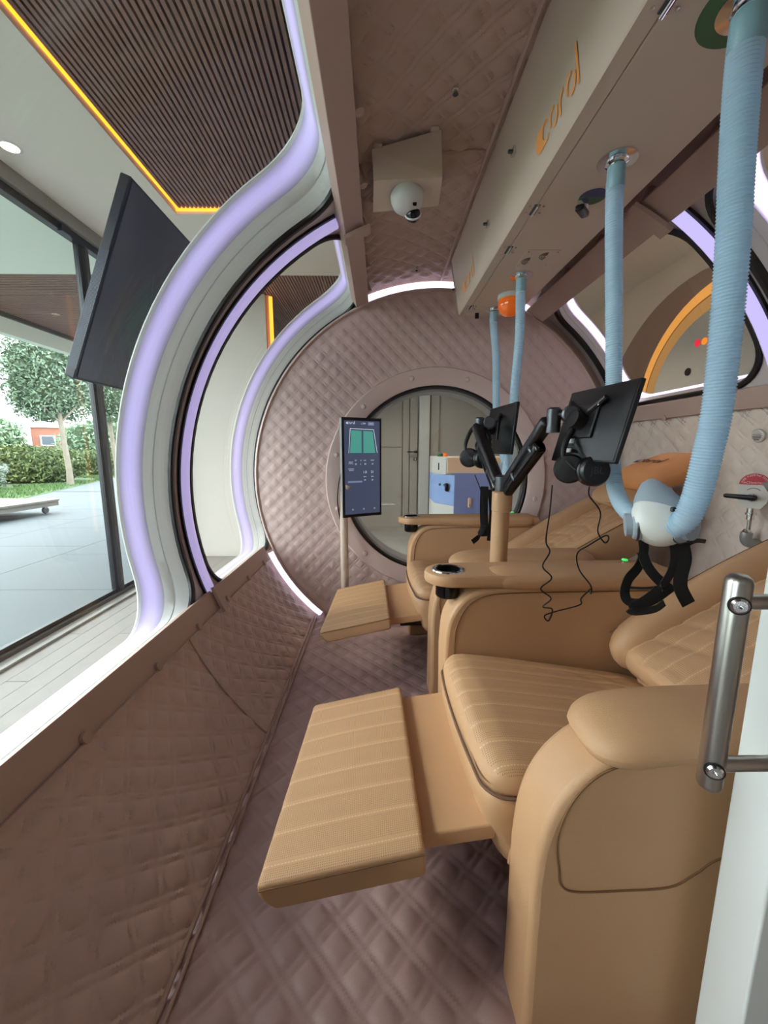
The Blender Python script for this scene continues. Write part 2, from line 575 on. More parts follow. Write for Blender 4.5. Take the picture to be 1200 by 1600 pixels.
def make_window(name, label, inn, outr, cell, led=M['led_glow'], rin=0.16, rout=0.20, RO=1.50):
    w = thing(name, label, kind='structure')
    def lerp(t):
        return [inn[i] + (outr[i] - inn[i]) * t for i in range(4)]
    def L(t, ex=0.0):
        q = lerp(t)
        e = ex / (math.radians(1) * R)
        return [cyl(a, y, R + (RO - R) * t) for a, y in rr_loop(q[0] - e, q[1] + e, q[2] - ex, q[3] + ex, rin + (rout - rin) * t + ex, R)]
    # reveal: white inner band, light band, white outer lip
    MB().loft([L(0.0), L(0.28), L(0.29, 0.004), L(0.31, 0.004), L(0.32), L(0.50)]).build('reveal', M['white'], w)
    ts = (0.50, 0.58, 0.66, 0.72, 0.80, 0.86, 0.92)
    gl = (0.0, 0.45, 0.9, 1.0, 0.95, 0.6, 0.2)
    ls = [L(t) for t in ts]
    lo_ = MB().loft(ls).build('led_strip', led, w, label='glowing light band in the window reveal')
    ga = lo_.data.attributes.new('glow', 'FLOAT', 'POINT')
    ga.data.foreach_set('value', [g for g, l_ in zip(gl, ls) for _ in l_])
    MB().loft([L(0.92), L(0.97), L(1.0, 0.004)]).build('lip', M['white'], w)
    # gasket on the inside edge
    base = rr_loop(*inn, rin, R)
    def off(d, r):
        e = d / (math.radians(1) * R)
        return [cyl(a, y, r) for a, y in rr_loop(inn[0] - e, inn[1] + e, inn[2] - d, inn[3] + d, rin + d, R)]
    MB().loft([off(-0.003, R + 0.012), off(-0.003, R - 0.008), off(0.004, R - 0.014), off(0.02, R - 0.014), off(0.026, R - 0.004)]).build('gasket', M['rubber'], w)
    # shell around the opening
    rect = to_rect(base, *cell)
    MB().loft([off(0.0, R), [cyl(a, y, R) for a, y in rect]]).build('shell_frame', M['mauve_gloss'], w)
    ob = rr_loop(*outr, rout, R)
    MB().loft([L(1.0, 0.004), [cyl(a, y, RO + 0.01) for a, y in to_rect(ob, *cell)]]).build('outer_hull', M['white'], w)
    # curved acrylic pane, two skins
    q = lerp(0.03)
    na, ny_ = 28, 6
    def skin(r):
        return lambda s, t: cyl(q[0] + (q[1] - q[0]) * s, q[2] + (q[3] - q[2]) * t, r)
    inside = rr_loop(q[0], q[1], q[2], q[3], rin, R)
    n = len(inside)
    nc, ns = 9, 22
    m = MB()
    # strips between the two long sides of the loop
    bot = [p for p in inside]
    ys_hi = {}
    aa = np.linspace(q[0], q[1], 60)
    def yspan(a):
        d = min(a - q[0], q[1] - a) * math.radians(1) * R
        if d >= rin: return q[2], q[3]
        k = rin - math.sqrt(max(0, rin * rin - (rin - d) ** 2))
        return q[2] + k, q[3] - k
    for r in (R + 0.004, R + 0.034):
        m.loft([[cyl(a, yspan(a)[0] + (yspan(a)[1] - yspan(a)[0]) * t, r) for t in (0, 0.5, 1)] for a in aa], closed=False)
    m.build('pane', M['acrylic'], w)
    return w

M['mauve_gloss'] = mat('glossy_mauve_shell', srgb(196, 184, 182), 0.22)
make_window('window_2', 'large curved left window beside the footrests, lavender lit reveal',
            (114.6, 201.6, 0.50, 1.755), (115.6, 200.4, 0.56, 1.635), (110, 206, 0.30, 1.855))
make_window('window_3', 'left curved window next to the end wall, lavender lit reveal',
            (114.6, 201.6, 1.955, 2.965), (115.6, 200.4, 2.03, 2.90), (110, 206, 1.855, 3.04))
make_window('window_4', 'right curved window above the far chair, pinkish lit reveal',
            (22.6, 57.5, 1.69, 2.735), (22.9, 56.8, 1.75, 2.775), (15, 62, 1.615, 2.90), M['led_glow_right'], rin=0.17, rout=0.19)
make_window('window_5', 'right curved window behind the nearest breathing hose',
            (22.6, 57.5, 0.42, 1.545), (22.9, 56.8, 0.46, 1.50), (15, 62, 0.30, 1.615), M['led_glow_right'], rin=0.17, rout=0.19)

# hoop light bands between the windows
def hoop(name, a0, a1, y, w_, label, hm='led_hoop'):
    h = thing(name, label, kind='structure')
    aa = np.linspace(a0, a1, 40)
    def prof(a):
        return [cyl(a, y - w_ / 2, R - 0.012), cyl(a, y - w_ / 2 + 0.006, R - 0.028), cyl(a, y, R - 0.034), cyl(a, y + w_ / 2 - 0.006, R - 0.028), cyl(a, y + w_ / 2, R - 0.012)]
    MB().loft([prof(a) for a in aa], closed=False).build('led_strip', M[hm], h)
    def side(a, s):
        return [cyl(a, y + s * w_ / 2, R - 0.002), cyl(a, y + s * w_ / 2, R - 0.014), cyl(a, y + s * (w_ / 2 + 0.012), R - 0.014), cyl(a, y + s * (w_ / 2 + 0.012), R - 0.002)]
    for s_ in (-1, 1):
        MB().loft([side(a, s_) for a in aa], closed=False).build('edge_strip', M['rubber'] if s_ < 0 else M['mauve_gloss'], h)
    return h
hoop('trim_2', 116, 201, 1.865, 0.062, 'curved lavender light hoop between the two left windows')
hoop('trim_3', 18, 60, 1.625, 0.055, 'curved lavender light hoop between the two right windows', 'led')

# standing-off rails and beams, held on round spacers
def rail(name, prof, ybolts, label, bolts_at, bdir, y1=2.74, bl=0.045):
    r = thing(name, label, kind='structure')
    MB().prism(prof, 'y', Y0, y1).build('bar', M['mauve_paint'], r, bevel=0.003)
    for y in ybolts:
        MB().lathe([(0.016, 0), (0.016, bl), (0.012, bl + 0.004)], 14, (bolts_at[0], y, bolts_at[1]), bdir).build('spacer', M['mauve_paint'], r)
    return r
def polar(a, r):
    return (XA + r * math.cos(math.radians(a)), ZA + r * math.sin(math.radians(a)))
# left lower rail
yb = [0.62, 0.95, 1.30, 1.62, 1.95, 2.28, 2.6]
rail('trim_4', [polar(200.6, 1.335), polar(200.6, 1.312), polar(204.9, 1.312), polar(204.9, 1.30), polar(205.0, 1.318), polar(201.0, 1.335)], yb,
     'mauve rail under the left windows', polar(204.6, 1.30), (math.cos(math.radians(204.6)), 0, math.sin(math.radians(204.6))))
# left upper beam
rail('trim_5', [polar(115.0, 1.33), polar(115.2, 1.275), polar(111.6, 1.275), polar(111.6, 1.262), polar(115.5, 1.262), polar(115.8, 1.33)], yb,
     'mauve beam above the left windows', polar(111.0, 1.27), (math.cos(math.radians(111)), 0, math.sin(math.radians(111))), bl=0.07)
# right beam under the ceiling and right rail over the chairs
rail('trim_6', [polar(57.0, 1.33), polar(57.0, 1.262), polar(63.0, 1.262), polar(63.0, 1.275), polar(58.0, 1.275), polar(58.0, 1.33)], yb,
     'mauve beam above the right windows', polar(62.2, 1.27), (math.cos(math.radians(62)), 0, math.sin(math.radians(62))), bl=0.07)
rail('trim_7', [polar(21.8, 1.335), polar(21.8, 1.305), polar(17.8, 1.305), polar(17.8, 1.318), polar(21.0, 1.318), polar(21.0, 1.335)], yb,
     'mauve rail under the right windows', polar(18.0, 1.30), (math.cos(math.radians(18)), 0, math.sin(math.radians(18))))
# little brackets that carry the hoops across the rails
for nm, a_lo, a_hi, y, lb in (('trim_8', 200.0, 206.0, 1.865, 'small bracket where the light hoop crosses the left rail'), ('trim_9', 56, 64, 1.62, 'small bracket where the light hoop crosses the right beam'), ('trim_10', 110.5, 116.0, 1.865, 'small bracket where the light hoop crosses the left beam')):
    rr0 = 1.30 if nm == 'trim_8' else 1.25
    m = MB().loft([[cyl(a, y - 0.035, rr0), cyl(a, y - 0.028, rr0 - 0.012), cyl(a, y + 0.028, rr0 - 0.012), cyl(a, y + 0.035, rr0)] for a in np.linspace(a_lo, a_hi, 6)], closed=False)
    tag(m.build(nm, M['mauve_paint']), lb, kind='structure')

# ---------------------------------------------------------------- front end wall with the doorway the photo is taken from
dw = []
for k in range(72):
    t = 2 * math.pi * k / 72
    c_, s_ = math.cos(t), math.sin(t)
    dw.append((0.09 + 0.52 * math.copysign(abs(c_) ** 0.35, c_), 1.05 + 0.93 * math.copysign(abs(s_) ** 0.35, s_), t))
wf = MB()
def fwl(y):
    out_ = []
    for x_, z_, t in dw:
        a_ = math.atan2(z_ - ZA, x_ - XA)
        out_.append((XA + 1.5 * math.cos(a_), y, ZA + 1.5 * math.sin(a_)))
    return out_
wf.loft([[(x_, 0.30, z_) for x_, z_, t in dw], fwl(0.30)])
wf.loft([[(x_, 0.30, z_) for x_, z_, t in dw], [(x_, 0.26, z_) for x_, z_, t in dw]])
wf.loft([[(x_, 0.26, z_) for x_, z_, t in dw], fwl(0.26)])
wf.build('wall_front', M['mauve_paint'], kind='structure', label='white front end wall of the chamber around the doorway')

# ---------------------------------------------------------------- open chamber door, right foreground
dr = thing('door_1', 'open white chamber door at the right edge', kind='structure')
MB().box(0.606, 1.3, 0.502, 0.582, -0.2, 2.0).build('door_leaf', M['white'], dr, bevel=0.004)
MB().box(0.68, 1.28, 0.494, 0.503, -0.15, 1.95).build('door_skin', M['white_wall'], dr, bevel=0.003)
hd = thing('pull_handle', None, None)
hd.parent = dr
rod_x, rod_y = 0.4395, 0.452
MB().lathe([(0.0, 0), (0.008, 0.001), (0.0125, 0.005), (0.0142, 0.010), (0.0142, 0.288), (0.0125, 0.293), (0.008, 0.297), (0.0, 0.298)], 32, (rod_x, rod_y, 0.778), (0, 0, 1), caps=False).build('rod', M['steel'], hd)
for z in (0.815, 1.04):
    pth = [(rod_x, rod_y, z), (rod_x + 0.10, rod_y, z), (rod_x + 0.165, rod_y, z), (rod_x + 0.180, rod_y + 0.004, z), (rod_x + 0.188, rod_y + 0.016, z), (rod_x + 0.190, rod_y + 0.052, z)]
    MB().tube(pth, 0.0095, 18).build('standoff', M['steel'], hd)
    MB().lathe([(0.0095, 0), (0.0095, 0.004), (0.007, 0.006), (0.003, 0.006), (0.0, 0.003)], 16, (rod_x - 0.006, rod_y - 0.0105, z), (-0.45, -0.9, 0), caps=False).build('screw', M['chrome'], hd)
    MB().lathe([(0.0115, 0.0), (0.0115, 0.003), (0.0095, 0.003)], 20, (rod_x - 0.006, rod_y - 0.0105, z), (-0.45, -0.9, 0), caps=False).build('screw_seat', M['black'], hd)
# ------------------------------------------------------------------ overhead cabinet
DZ = 2.03
duct = thing('overhead_cabinet', 'long beige overhead cabinet with orange lettering running along the chamber roof', 'cabinet', (0, 0, 0))
DE = 2.515
def face_x(z):                                        # slanted left face
    return 0.485 + (DZ - z) * (0.485 - 0.432) / (2.34 - DZ)
MB().prism([(face_x(2.338), 2.338), (face_x(DZ + 0.006), DZ + 0.006), (0.489, DZ), (0.5275, DZ), (0.5275, DZ + 0.02), (0.5275, 2.30)], 'y', Y0, DE).build('body', M['duct'], duct)
MB().box(0.531, 0.828, Y0, DE, DZ, 2.25).build('lid', M['duct'], duct, bevel=0.004)
MB().box(0.528, 0.531, Y0, DE, DZ + 0.008, DZ + 0.03).build('seam_gap', M['dark_back'], duct)
MB().prism([(0.428, 2.338), (0.48, DZ - 0.003), (0.832, DZ - 0.003), (0.832, 2.26)], 'y', DE, DE + 0.004).build('end_plate', M['duct'], duct)

def logo_polys():
    """plain rounded lettering c-o-r-a-l, the first letter growing out of a solid capsule"""
    P = []
    def arc(cx, cy, ro, ri, t0, t1, n=14):
        for k in range(n):
            a, b = math.radians(t0 + (t1 - t0) * k / n), math.radians(t0 + (t1 - t0) * (k + 1) / n)
            P.append([(cx + ri * math.cos(a), cy + ri * math.sin(a)), (cx + ro * math.cos(a), cy + ro * math.sin(a)), (cx + ro * math.cos(b), cy + ro * math.sin(b)), (cx + ri * math.cos(b), cy + ri * math.sin(b))])
    P.append([(0.0 + 0.5 * math.cos(math.radians(t)), 0.5 + 0.5 * math.sin(math.radians(t))) for t in range(90, 271, 12)])
    n = 12
    for k in range(n):                                # capsule up to the bite of the c
        y0, y1 = k / n, (k + 1) / n
        def xb(y):
            q = 0.34 ** 2 - (y - 0.5) ** 2
            return 0.75 - (math.sqrt(q) if q > 0 else 0)
        P.append([(0.0, y0), (xb(y0), y0), (xb(y1), y1), (0.0, y1)])
    arc(0.75, 0.5, 0.5, 0.35, 40, 92)
    arc(0.75, 0.5, 0.5, 0.35, -92, -40)
    for cx in (1.72, 3.55):
        arc(cx, 0.5, 0.48, 0.29, 75, 215)
        arc(cx, 0.5, 0.48, 0.29, 255, 395)
    arc(2.88, 0.42, 0.55, 0.36, 95, 180)
    P.append([(2.33, 0.0), (2.52, 0.0), (2.52, 0.43), (2.33, 0.43)])
    P.append([(4.10, 0.0), (4.29, 0.0), (4.29, 1.55), (4.10, 1.55)])
    return P
LOGO = logo_polys()
def logo(fn, name, m_, parent):
    m = MB()
    for p in LOGO:
        m.add([fn(*q) for q in p], [tuple(range(len(p)))])
    return m.build(name, m_, parent)
M['orange_print'] = mat('orange_print', srgb(255, 172, 96), 0.6)
def duct_logo(ystart, unit):
    def f(x, y):
        z = 2.082 + y * unit * 0.98
        return (face_x(z) - 0.002, ystart - x * unit, z)
    logo(f, 'lettering', M['orange_print'], duct)
duct_logo(1.285, 0.0525)
duct_logo(2.305, 0.0525)

# hinges across the seam
for y in (0.83, 1.46, 1.73, 2.38):
    h = MB().box(0.520, 0.539, y - 0.028, y + 0.028, DZ - 0.004, DZ).build('hinge', M['dark_steel'], duct, bevel=0.001)
    MB().tube([(0.5295, y - 0.03, DZ - 0.006), (0.5295, y + 0.03, DZ - 0.006)], 0.0045, 10).build('hinge_pin', M['chrome'], h)
    for sx in (-1, 1):
        for sy in (-1, 1):
            MB().lathe([(0.0045, 0), (0.0045, 0.003), (0.0, 0.005)], 10, (0.5295 + sx * 0.023, y + sy * 0.02, DZ), (0, 0, -1), caps=False).build('screw', M['chrome'], h)
# latches on the slanted face
for y, z in ((1.465, 2.205), (1.80, 2.16), (2.5, 2.17)):
    x = face_x(z)
    l = MB().box(x - 0.010, x + 0.002, y - 0.012, y + 0.012, z - 0.012, z + 0.012).build('latch', M['chrome'], duct, bevel=0.002)
    MB().lathe([(0.006, 0), (0.006, 0.012), (0.004, 0.014)], 12, (x - 0.010, y, z), (-1, 0, 0)).build('latch_knob', M['dark_steel'], l)
# speaker plate
sp = MB().box(0.606, 0.746, 1.728, 1.868, DZ - 0.003, DZ + 0.001).build('speaker_plate', M['duct'], duct, bevel=0.001)
for cx, cy in ((0.648, 1.82), (0.706, 1.775)):
    for k in range(4):
        r = 0.010 + k * 0.007
        pts = [(cx + r * math.cos(math.radians(t)), cy + r * math.sin(math.radians(t)), DZ - 0.0032) for t in range(100, 261, 16)]
        MB().tube(pts, 0.0014, 6).build('speaker_slot', M['black'], sp)
for cx, cy in ((0.616, 1.738), (0.736, 1.738), (0.616, 1.858), (0.736, 1.858)):
    MB().lathe([(0.005, 0), (0.005, 0.002), (0, 0.004)], 10, (cx, cy, DZ - 0.003), (0, 0, -1), caps=False).build('screw', M['chrome'], sp)
# selector lever with blue and green half discs
lv = thing('selector_valve', None)
lv.parent = duct
M['green_print'] = mat('green_print', srgb(66, 104, 66), 0.5)
M['blue_print'] = mat('blue_print', srgb(66, 70, 110), 0.5)
lc = (0.69, 1.392)
for a0, a1, m_ in ((0, 180, 'blue_print'), (180, 360, 'green_print')):
    pts = [(lc[0] + 0.042 * math.cos(math.radians(t)), lc[1] - 0.042 * math.sin(math.radians(t))) for t in range(a0, a1 + 1, 12)]
    MB().prism(pts, 'z', DZ - 0.0015, DZ).build('half_disc', M[m_], lv)
MB().lathe([(0.018, 0), (0.018, 0.018), (0.012, 0.024)], 18, (lc[0] - 0.02, lc[1] + 0.02, DZ), (0, 0, -1)).build('valve_boss', M['chrome'], lv)
MB().rbox((0, 0, 0), (0.10, 0.026, 0.02), (0.008, 0.008, 0.006), (3, 2, 1), lambda x, y, z: (lc[0] - 0.02 + x * 0.6 - y * 0.8 , lc[1] + 0.022 + x * 0.8 + y * 0.6, DZ - 0.03 + z + 0.2 * x)).build('lever', M['black'], lv)
# small hook bracket at the far end and green ring print at the near flange
MB().box(0.575, 0.597, 2.47, 2.482, DZ - 0.03, DZ).add([], []).build('bracket', M['black'], duct, bevel=0.002)
mm = MB()
for k in range(40):
    a, b = 2 * math.pi * k / 40, 2 * math.pi * (k + 1) / 40
    mm.add([(0.682 + r * math.cos(t), 0.841 + r * math.sin(t), DZ - 0.0006) for r, t in ((0.050, a), (0.082, a), (0.082, b), (0.050, b))], [(0, 1, 2, 3)])
mm.build('ring_print', M['green_print'], duct)

# ------------------------------------------------------------------ breathing hoses
def hose_material():
    m = bpy.data.materials.new('translucent_blue_hose')
    m.use_nodes = True
    nt = m.node_tree
    p = nt.nodes['Principled BSDF']
    p.inputs['Base Color'].default_value = srgb(222, 244, 255)
    p.inputs['Roughness'].default_value = 0.25
    tr = nt.nodes.new('ShaderNodeBsdfTransparent')
    tr.inputs[0].default_value = srgb(222, 238, 248)
    tl = nt.nodes.new('ShaderNodeBsdfTranslucent')
    tl.inputs[0].default_value = srgb(205, 236, 255)
    mx = nt.nodes.new('ShaderNodeMixShader')
    mx.inputs[0].default_value = 0.45
    mx2 = nt.nodes.new('ShaderNodeMixShader')
    mx2.inputs[0].default_value = 0.06
    nt.links.new(p.outputs[0], mx.inputs[1])
    nt.links.new(tl.outputs[0], mx.inputs[2])
    nt.links.new(mx.outputs[0], mx2.inputs[1])
    nt.links.new(tr.outputs[0], mx2.inputs[2])
    nt.links.new(mx2.outputs[0], nt.nodes['Material Output'].inputs[0])
    return m
M['hose'] = hose_material()
M['hose_cuff'] = mat('blue_grey_cuff', srgb(146, 184, 196), 0.35)

def bez(pts, n=40):
    """smooth curve through the points"""
    P = [Vector(p) for p in pts]
    out = []
    for i in range(len(P) - 1):
        p0, p1, p2, p3 = P[max(i - 1, 0)], P[i], P[i + 1], P[min(i + 2, len(P) - 1)]
        for k in range(n):
            t = k / n
            out.append(0.5 * ((2 * p1) + (p2 - p0) * t + (2 * p0 - 5 * p1 + 4 * p2 - p3) * t * t + (3 * p1 - p0 - 3 * p2 + p3) * t ** 3))
    out.append(P[-1])
    return out
def resample(path, step):
    out, acc = [path[0]], 0.0
    for a, b in zip(path[:-1], path[1:]):
        L = (b - a).length
        while acc + L >= step:
            t = (step - acc) / L
            a = a + (b - a) * t
            L = (b - a).length
            out.append(a)
            acc = 0.0
        acc += L
    return out

def hose(label, pts, r, fy, fx=0.672, big=True, pitch=0.0068):
    h = thing('breathing_hose', label, 'hose', (fx, fy, DZ), group=None)
    loc = Vector((fx, fy, DZ))
    path = resample(bez([Vector(p) - loc for p in pts]), pitch / 4)
    rad = [r * (1 + 0.06 * math.cos(2 * math.pi * i / 4)) if (i * pitch / 4) > 0.05 else r * 0.94 for i in range(len(path))]
    MB().tube(path, rad, 18, caps=False).build('tube', M['hose'], h, sharp=80)
    MB().lathe([(0.052, 0), (0.052, 0.004), (0.030, 0.006), (0.030, 0.010), (0.022, 0.014), (0.022, 0.022)], 30, (0, 0, 0), (0, 0, -1)).build('flange', M['chrome'], h)
    MB().lathe([(r * 1.06, 0), (r * 1.08, 0.05), (r * 0.98, 0.055)], 20, (0, 0, -0.018), (pts[1][0] - pts[0][0], pts[1][1] - pts[0][1], pts[1][2] - pts[0][2]), caps=False).build('cuff', M['hose_cuff'], h)
    return h
hose('left pale blue corrugated hose of the near mask, hanging straight behind the large monitor',
     [(0.673, 1.231, 2.03), (0.675, 1.231, 1.9), at(959, 590, Y=1.22), at(957, 680, Y=1.215), at(958, 745, Y=1.19), at(968, 782, Y=1.14), at(985, 803, Y=1.08), at(1003, 811, Y=1.03)], 0.0222, 1.231)
hose('thick pale blue corrugated hose in the foreground, from near roof flange to near mask',
     [(0.682, 0.841, 2.03), (0.683, 0.842, 1.92), at(1152, 240, Y=0.845), at(1142, 420, Y=0.85), at(1123, 620, Y=0.86), at(1105, 710, Y=0.87), at(1088, 775, Y=0.885), at(1070, 812, Y=0.90), at(1050, 824, Y=0.925)], 0.0275, 0.841, 0.682)
hose('pale blue hose from roof flange beside the orange beacon, in front of the porthole',
     [(0.667, 1.964, 2.03), (0.667, 1.964, 1.95), at(812, 520, Y=1.97), at(805, 600, Y=1.99), at(797, 690, Y=2.03), at(790, 740, Y=2.08)], 0.0215, 1.964, 0.667)
hose('thinnest looking pale blue hose, farthest one from the foreground, by the cabinet end',
     [(0.669, 2.408, 2.03), (0.669, 2.408, 1.95), at(775, 560, Y=2.40), at(776, 640, Y=2.37), at(785, 700, Y=2.30), at(792, 745, Y=2.24)], 0.0215, 2.408, 0.669)

# orange beacon under the cabinet
be = thing('beacon_light', 'orange domed warning beacon with white base under the overhead cabinet', 'beacon', (0.695, 2.20, DZ))
M['orange_dome'] = mat('orange_polycarbonate', srgb(236, 110, 30), 0.18, coat=0.5, emit=srgb(255, 110, 20), es=0.12)
MB().lathe([(0.064, 0), (0.066, 0.020), (0.060, 0.024)], 30, (0, 0, 0), (0, 0, -1)).build('base', M['white'], be)
MB().lathe([(0.060, 0.024), (0.063, 0.038), (0.060, 0.064), (0.049, 0.088), (0.030, 0.102), (0.0, 0.108)], 30, (0, 0, 0), (0, 0, -1), caps=False).build('dome', M['orange_dome'], be)
for h_, r_ in ((0.048, 0.0625), (0.060, 0.0608)):
    MB().tube([(r_ * math.cos(2 * math.pi * k / 30), r_ * math.sin(2 * math.pi * k / 30), -h_) for k in range(30)], 0.0016, 6, closed=True).build('rib', M['orange_dome'], be)

# ------------------------------------------------------------------ dome camera on its bracket
cb = thing('security_camera', 'white dome security camera with black lens on a beige bent bracket', 'camera', cyl(103.4, 1.62, 1.32))
bl = Vector(cyl(103.4, 1.62, 1.32))
def B_(p):
    return tuple(Vector(p) - bl)
# bracket: sheet folded into a sloped back and a level plate
q1, q2 = Vector(cyl(108.6, 1.545, 1.325)), Vector(cyl(98.0, 1.535, 1.325))
p1, p2 = Vector(at(584, 282, Z=2.17)), Vector(at(690, 277, Z=2.17))
e1, e2 = Vector(at(583, 332, Z=2.165)), Vector(at(684, 322, Z=2.165))
def sheet(a, b, c, d, th=0.003):
    n = (b - a).cross(d - a).normalized() * th
    m = MB()
    pts = [a, b, c, d]
    m.add([B_(p) for p in pts] + [B_(p + n) for p in pts], [(0, 1, 2, 3), (7, 6, 5, 4), (0, 4, 5, 1), (1, 5, 6, 2), (2, 6, 7, 3), (3, 7, 4, 0)])
    return m
sheet(q1, q2, p2, p1).build('bracket_back', M['duct'], cb)
sheet(p1, p2, e2, e1).build('bracket_plate', M['duct'], cb)
t1, t2 = Vector(cyl(108.2, 1.86, 1.32)), Vector(cyl(98.2, 1.86, 1.32))
sheet(p1, e1, t1, q1).build('bracket_side', M['duct'], cb)
sheet(p2, e2, t2, q2).build('bracket_side', M['duct'], cb)
for q in (q1.lerp(q2, 0.09), q1.lerp(q2, 0.91)):
    MB().box(*[v for pair in zip(B_(q - Vector((0.014, 0.016, 0.0))), B_(q + Vector((0.014, 0.004, 0.004)))) for v in pair]).build('tab', M['duct'], cb)
cc = Vector(at(636, 306, Z=2.160))
dn = Vector((0.10, -0.22, -1)).normalized()
c0 = B_(cc)
MB().lathe([(0.062, 0.0), (0.062, 0.012), (0.057, 0.030), (0.046, 0.042), (0.026, 0.050), (0.0, 0.052)], 36, c0, dn, caps=False).build('housing', M['white'], cb)
cl = cc + dn * 0.052 + Vector((0.020, 0.034, 0.0))
MB().sphere(B_(cl), 0.028, 20, 14).build('lens_dome', M['black_gloss'], cb)
MB().lathe([(0.0285, -0.004), (0.032, 0.0), (0.0285, 0.004)], 28, B_(cl), (0.1, 0.8, -0.45), caps=False).build('lens_collar', M['white'], cb)
MB().rbox(B_(cc + dn * 0.047 + Vector((0.022, -0.016, 0.004))), (0.016, 0.016, 0.006), 0.0025, (1, 1, 1)).build('sensor_window', M['black_gloss'], cb)
MB().rbox(B_(cc + dn * 0.044 + Vector((-0.026, -0.018, 0.006))), (0.004, 0.018, 0.006), 0.0015, (1, 1, 1)).build('slot', M['dark_steel'], cb)

# small spray nozzles in the quilted ceiling
for (u, v, lb) in ((712, 135, 'small chrome nozzle in the quilted ceiling near the camera bracket, nearer one'), (651, 417, 'tiny chrome nozzle in the quilted ceiling beyond the dome camera')):
    d = None
    p = at(u, v, Z=2.335)
    nz = thing('ceiling_nozzle', lb, 'nozzle', p)
    MB().lathe([(0.014, 0), (0.014, 0.004), (0.009, 0.006), (0.009, 0.016), (0.006, 0.018), (0.006, 0.024)], 16, (0, 0, 0.006), (0, 0, -1)).build('nozzle_body', M['chrome'], nz)
    MB().lathe([(0.007, 0), (0.009, 0.004), (0.004, 0.008)], 12, (0, 0, -0.018), (0, 0, -1)).build('nozzle_tip', M['dark_steel'], nz)
# ------------------------------------------------------------------ recliners
M['seat_leather'] = leather_perf('perforated_seat_leather', TAN, 0.128, 0.672, 9)
M['foot_leather'] = leather_perf('perforated_footrest_leather', TAN, 0.085, 0.655, 8)
M['back_leather'] = leather_perf('perforated_back_leather', TAN, 0.20, 0.60, 6, dot=True)
M['chair_black'] = mat('chair_mechanism', srgb(16, 16, 18), 0.6)
M['button_green'] = mat('green_button', srgb(70, 200, 90), 0.3, emit=srgb(70, 220, 100), es=0.6)

def curve_pts(pts, n=8):
    return [(p.x, p.z) for p in bez([(a, 0, b) for a, b in pts], n)]

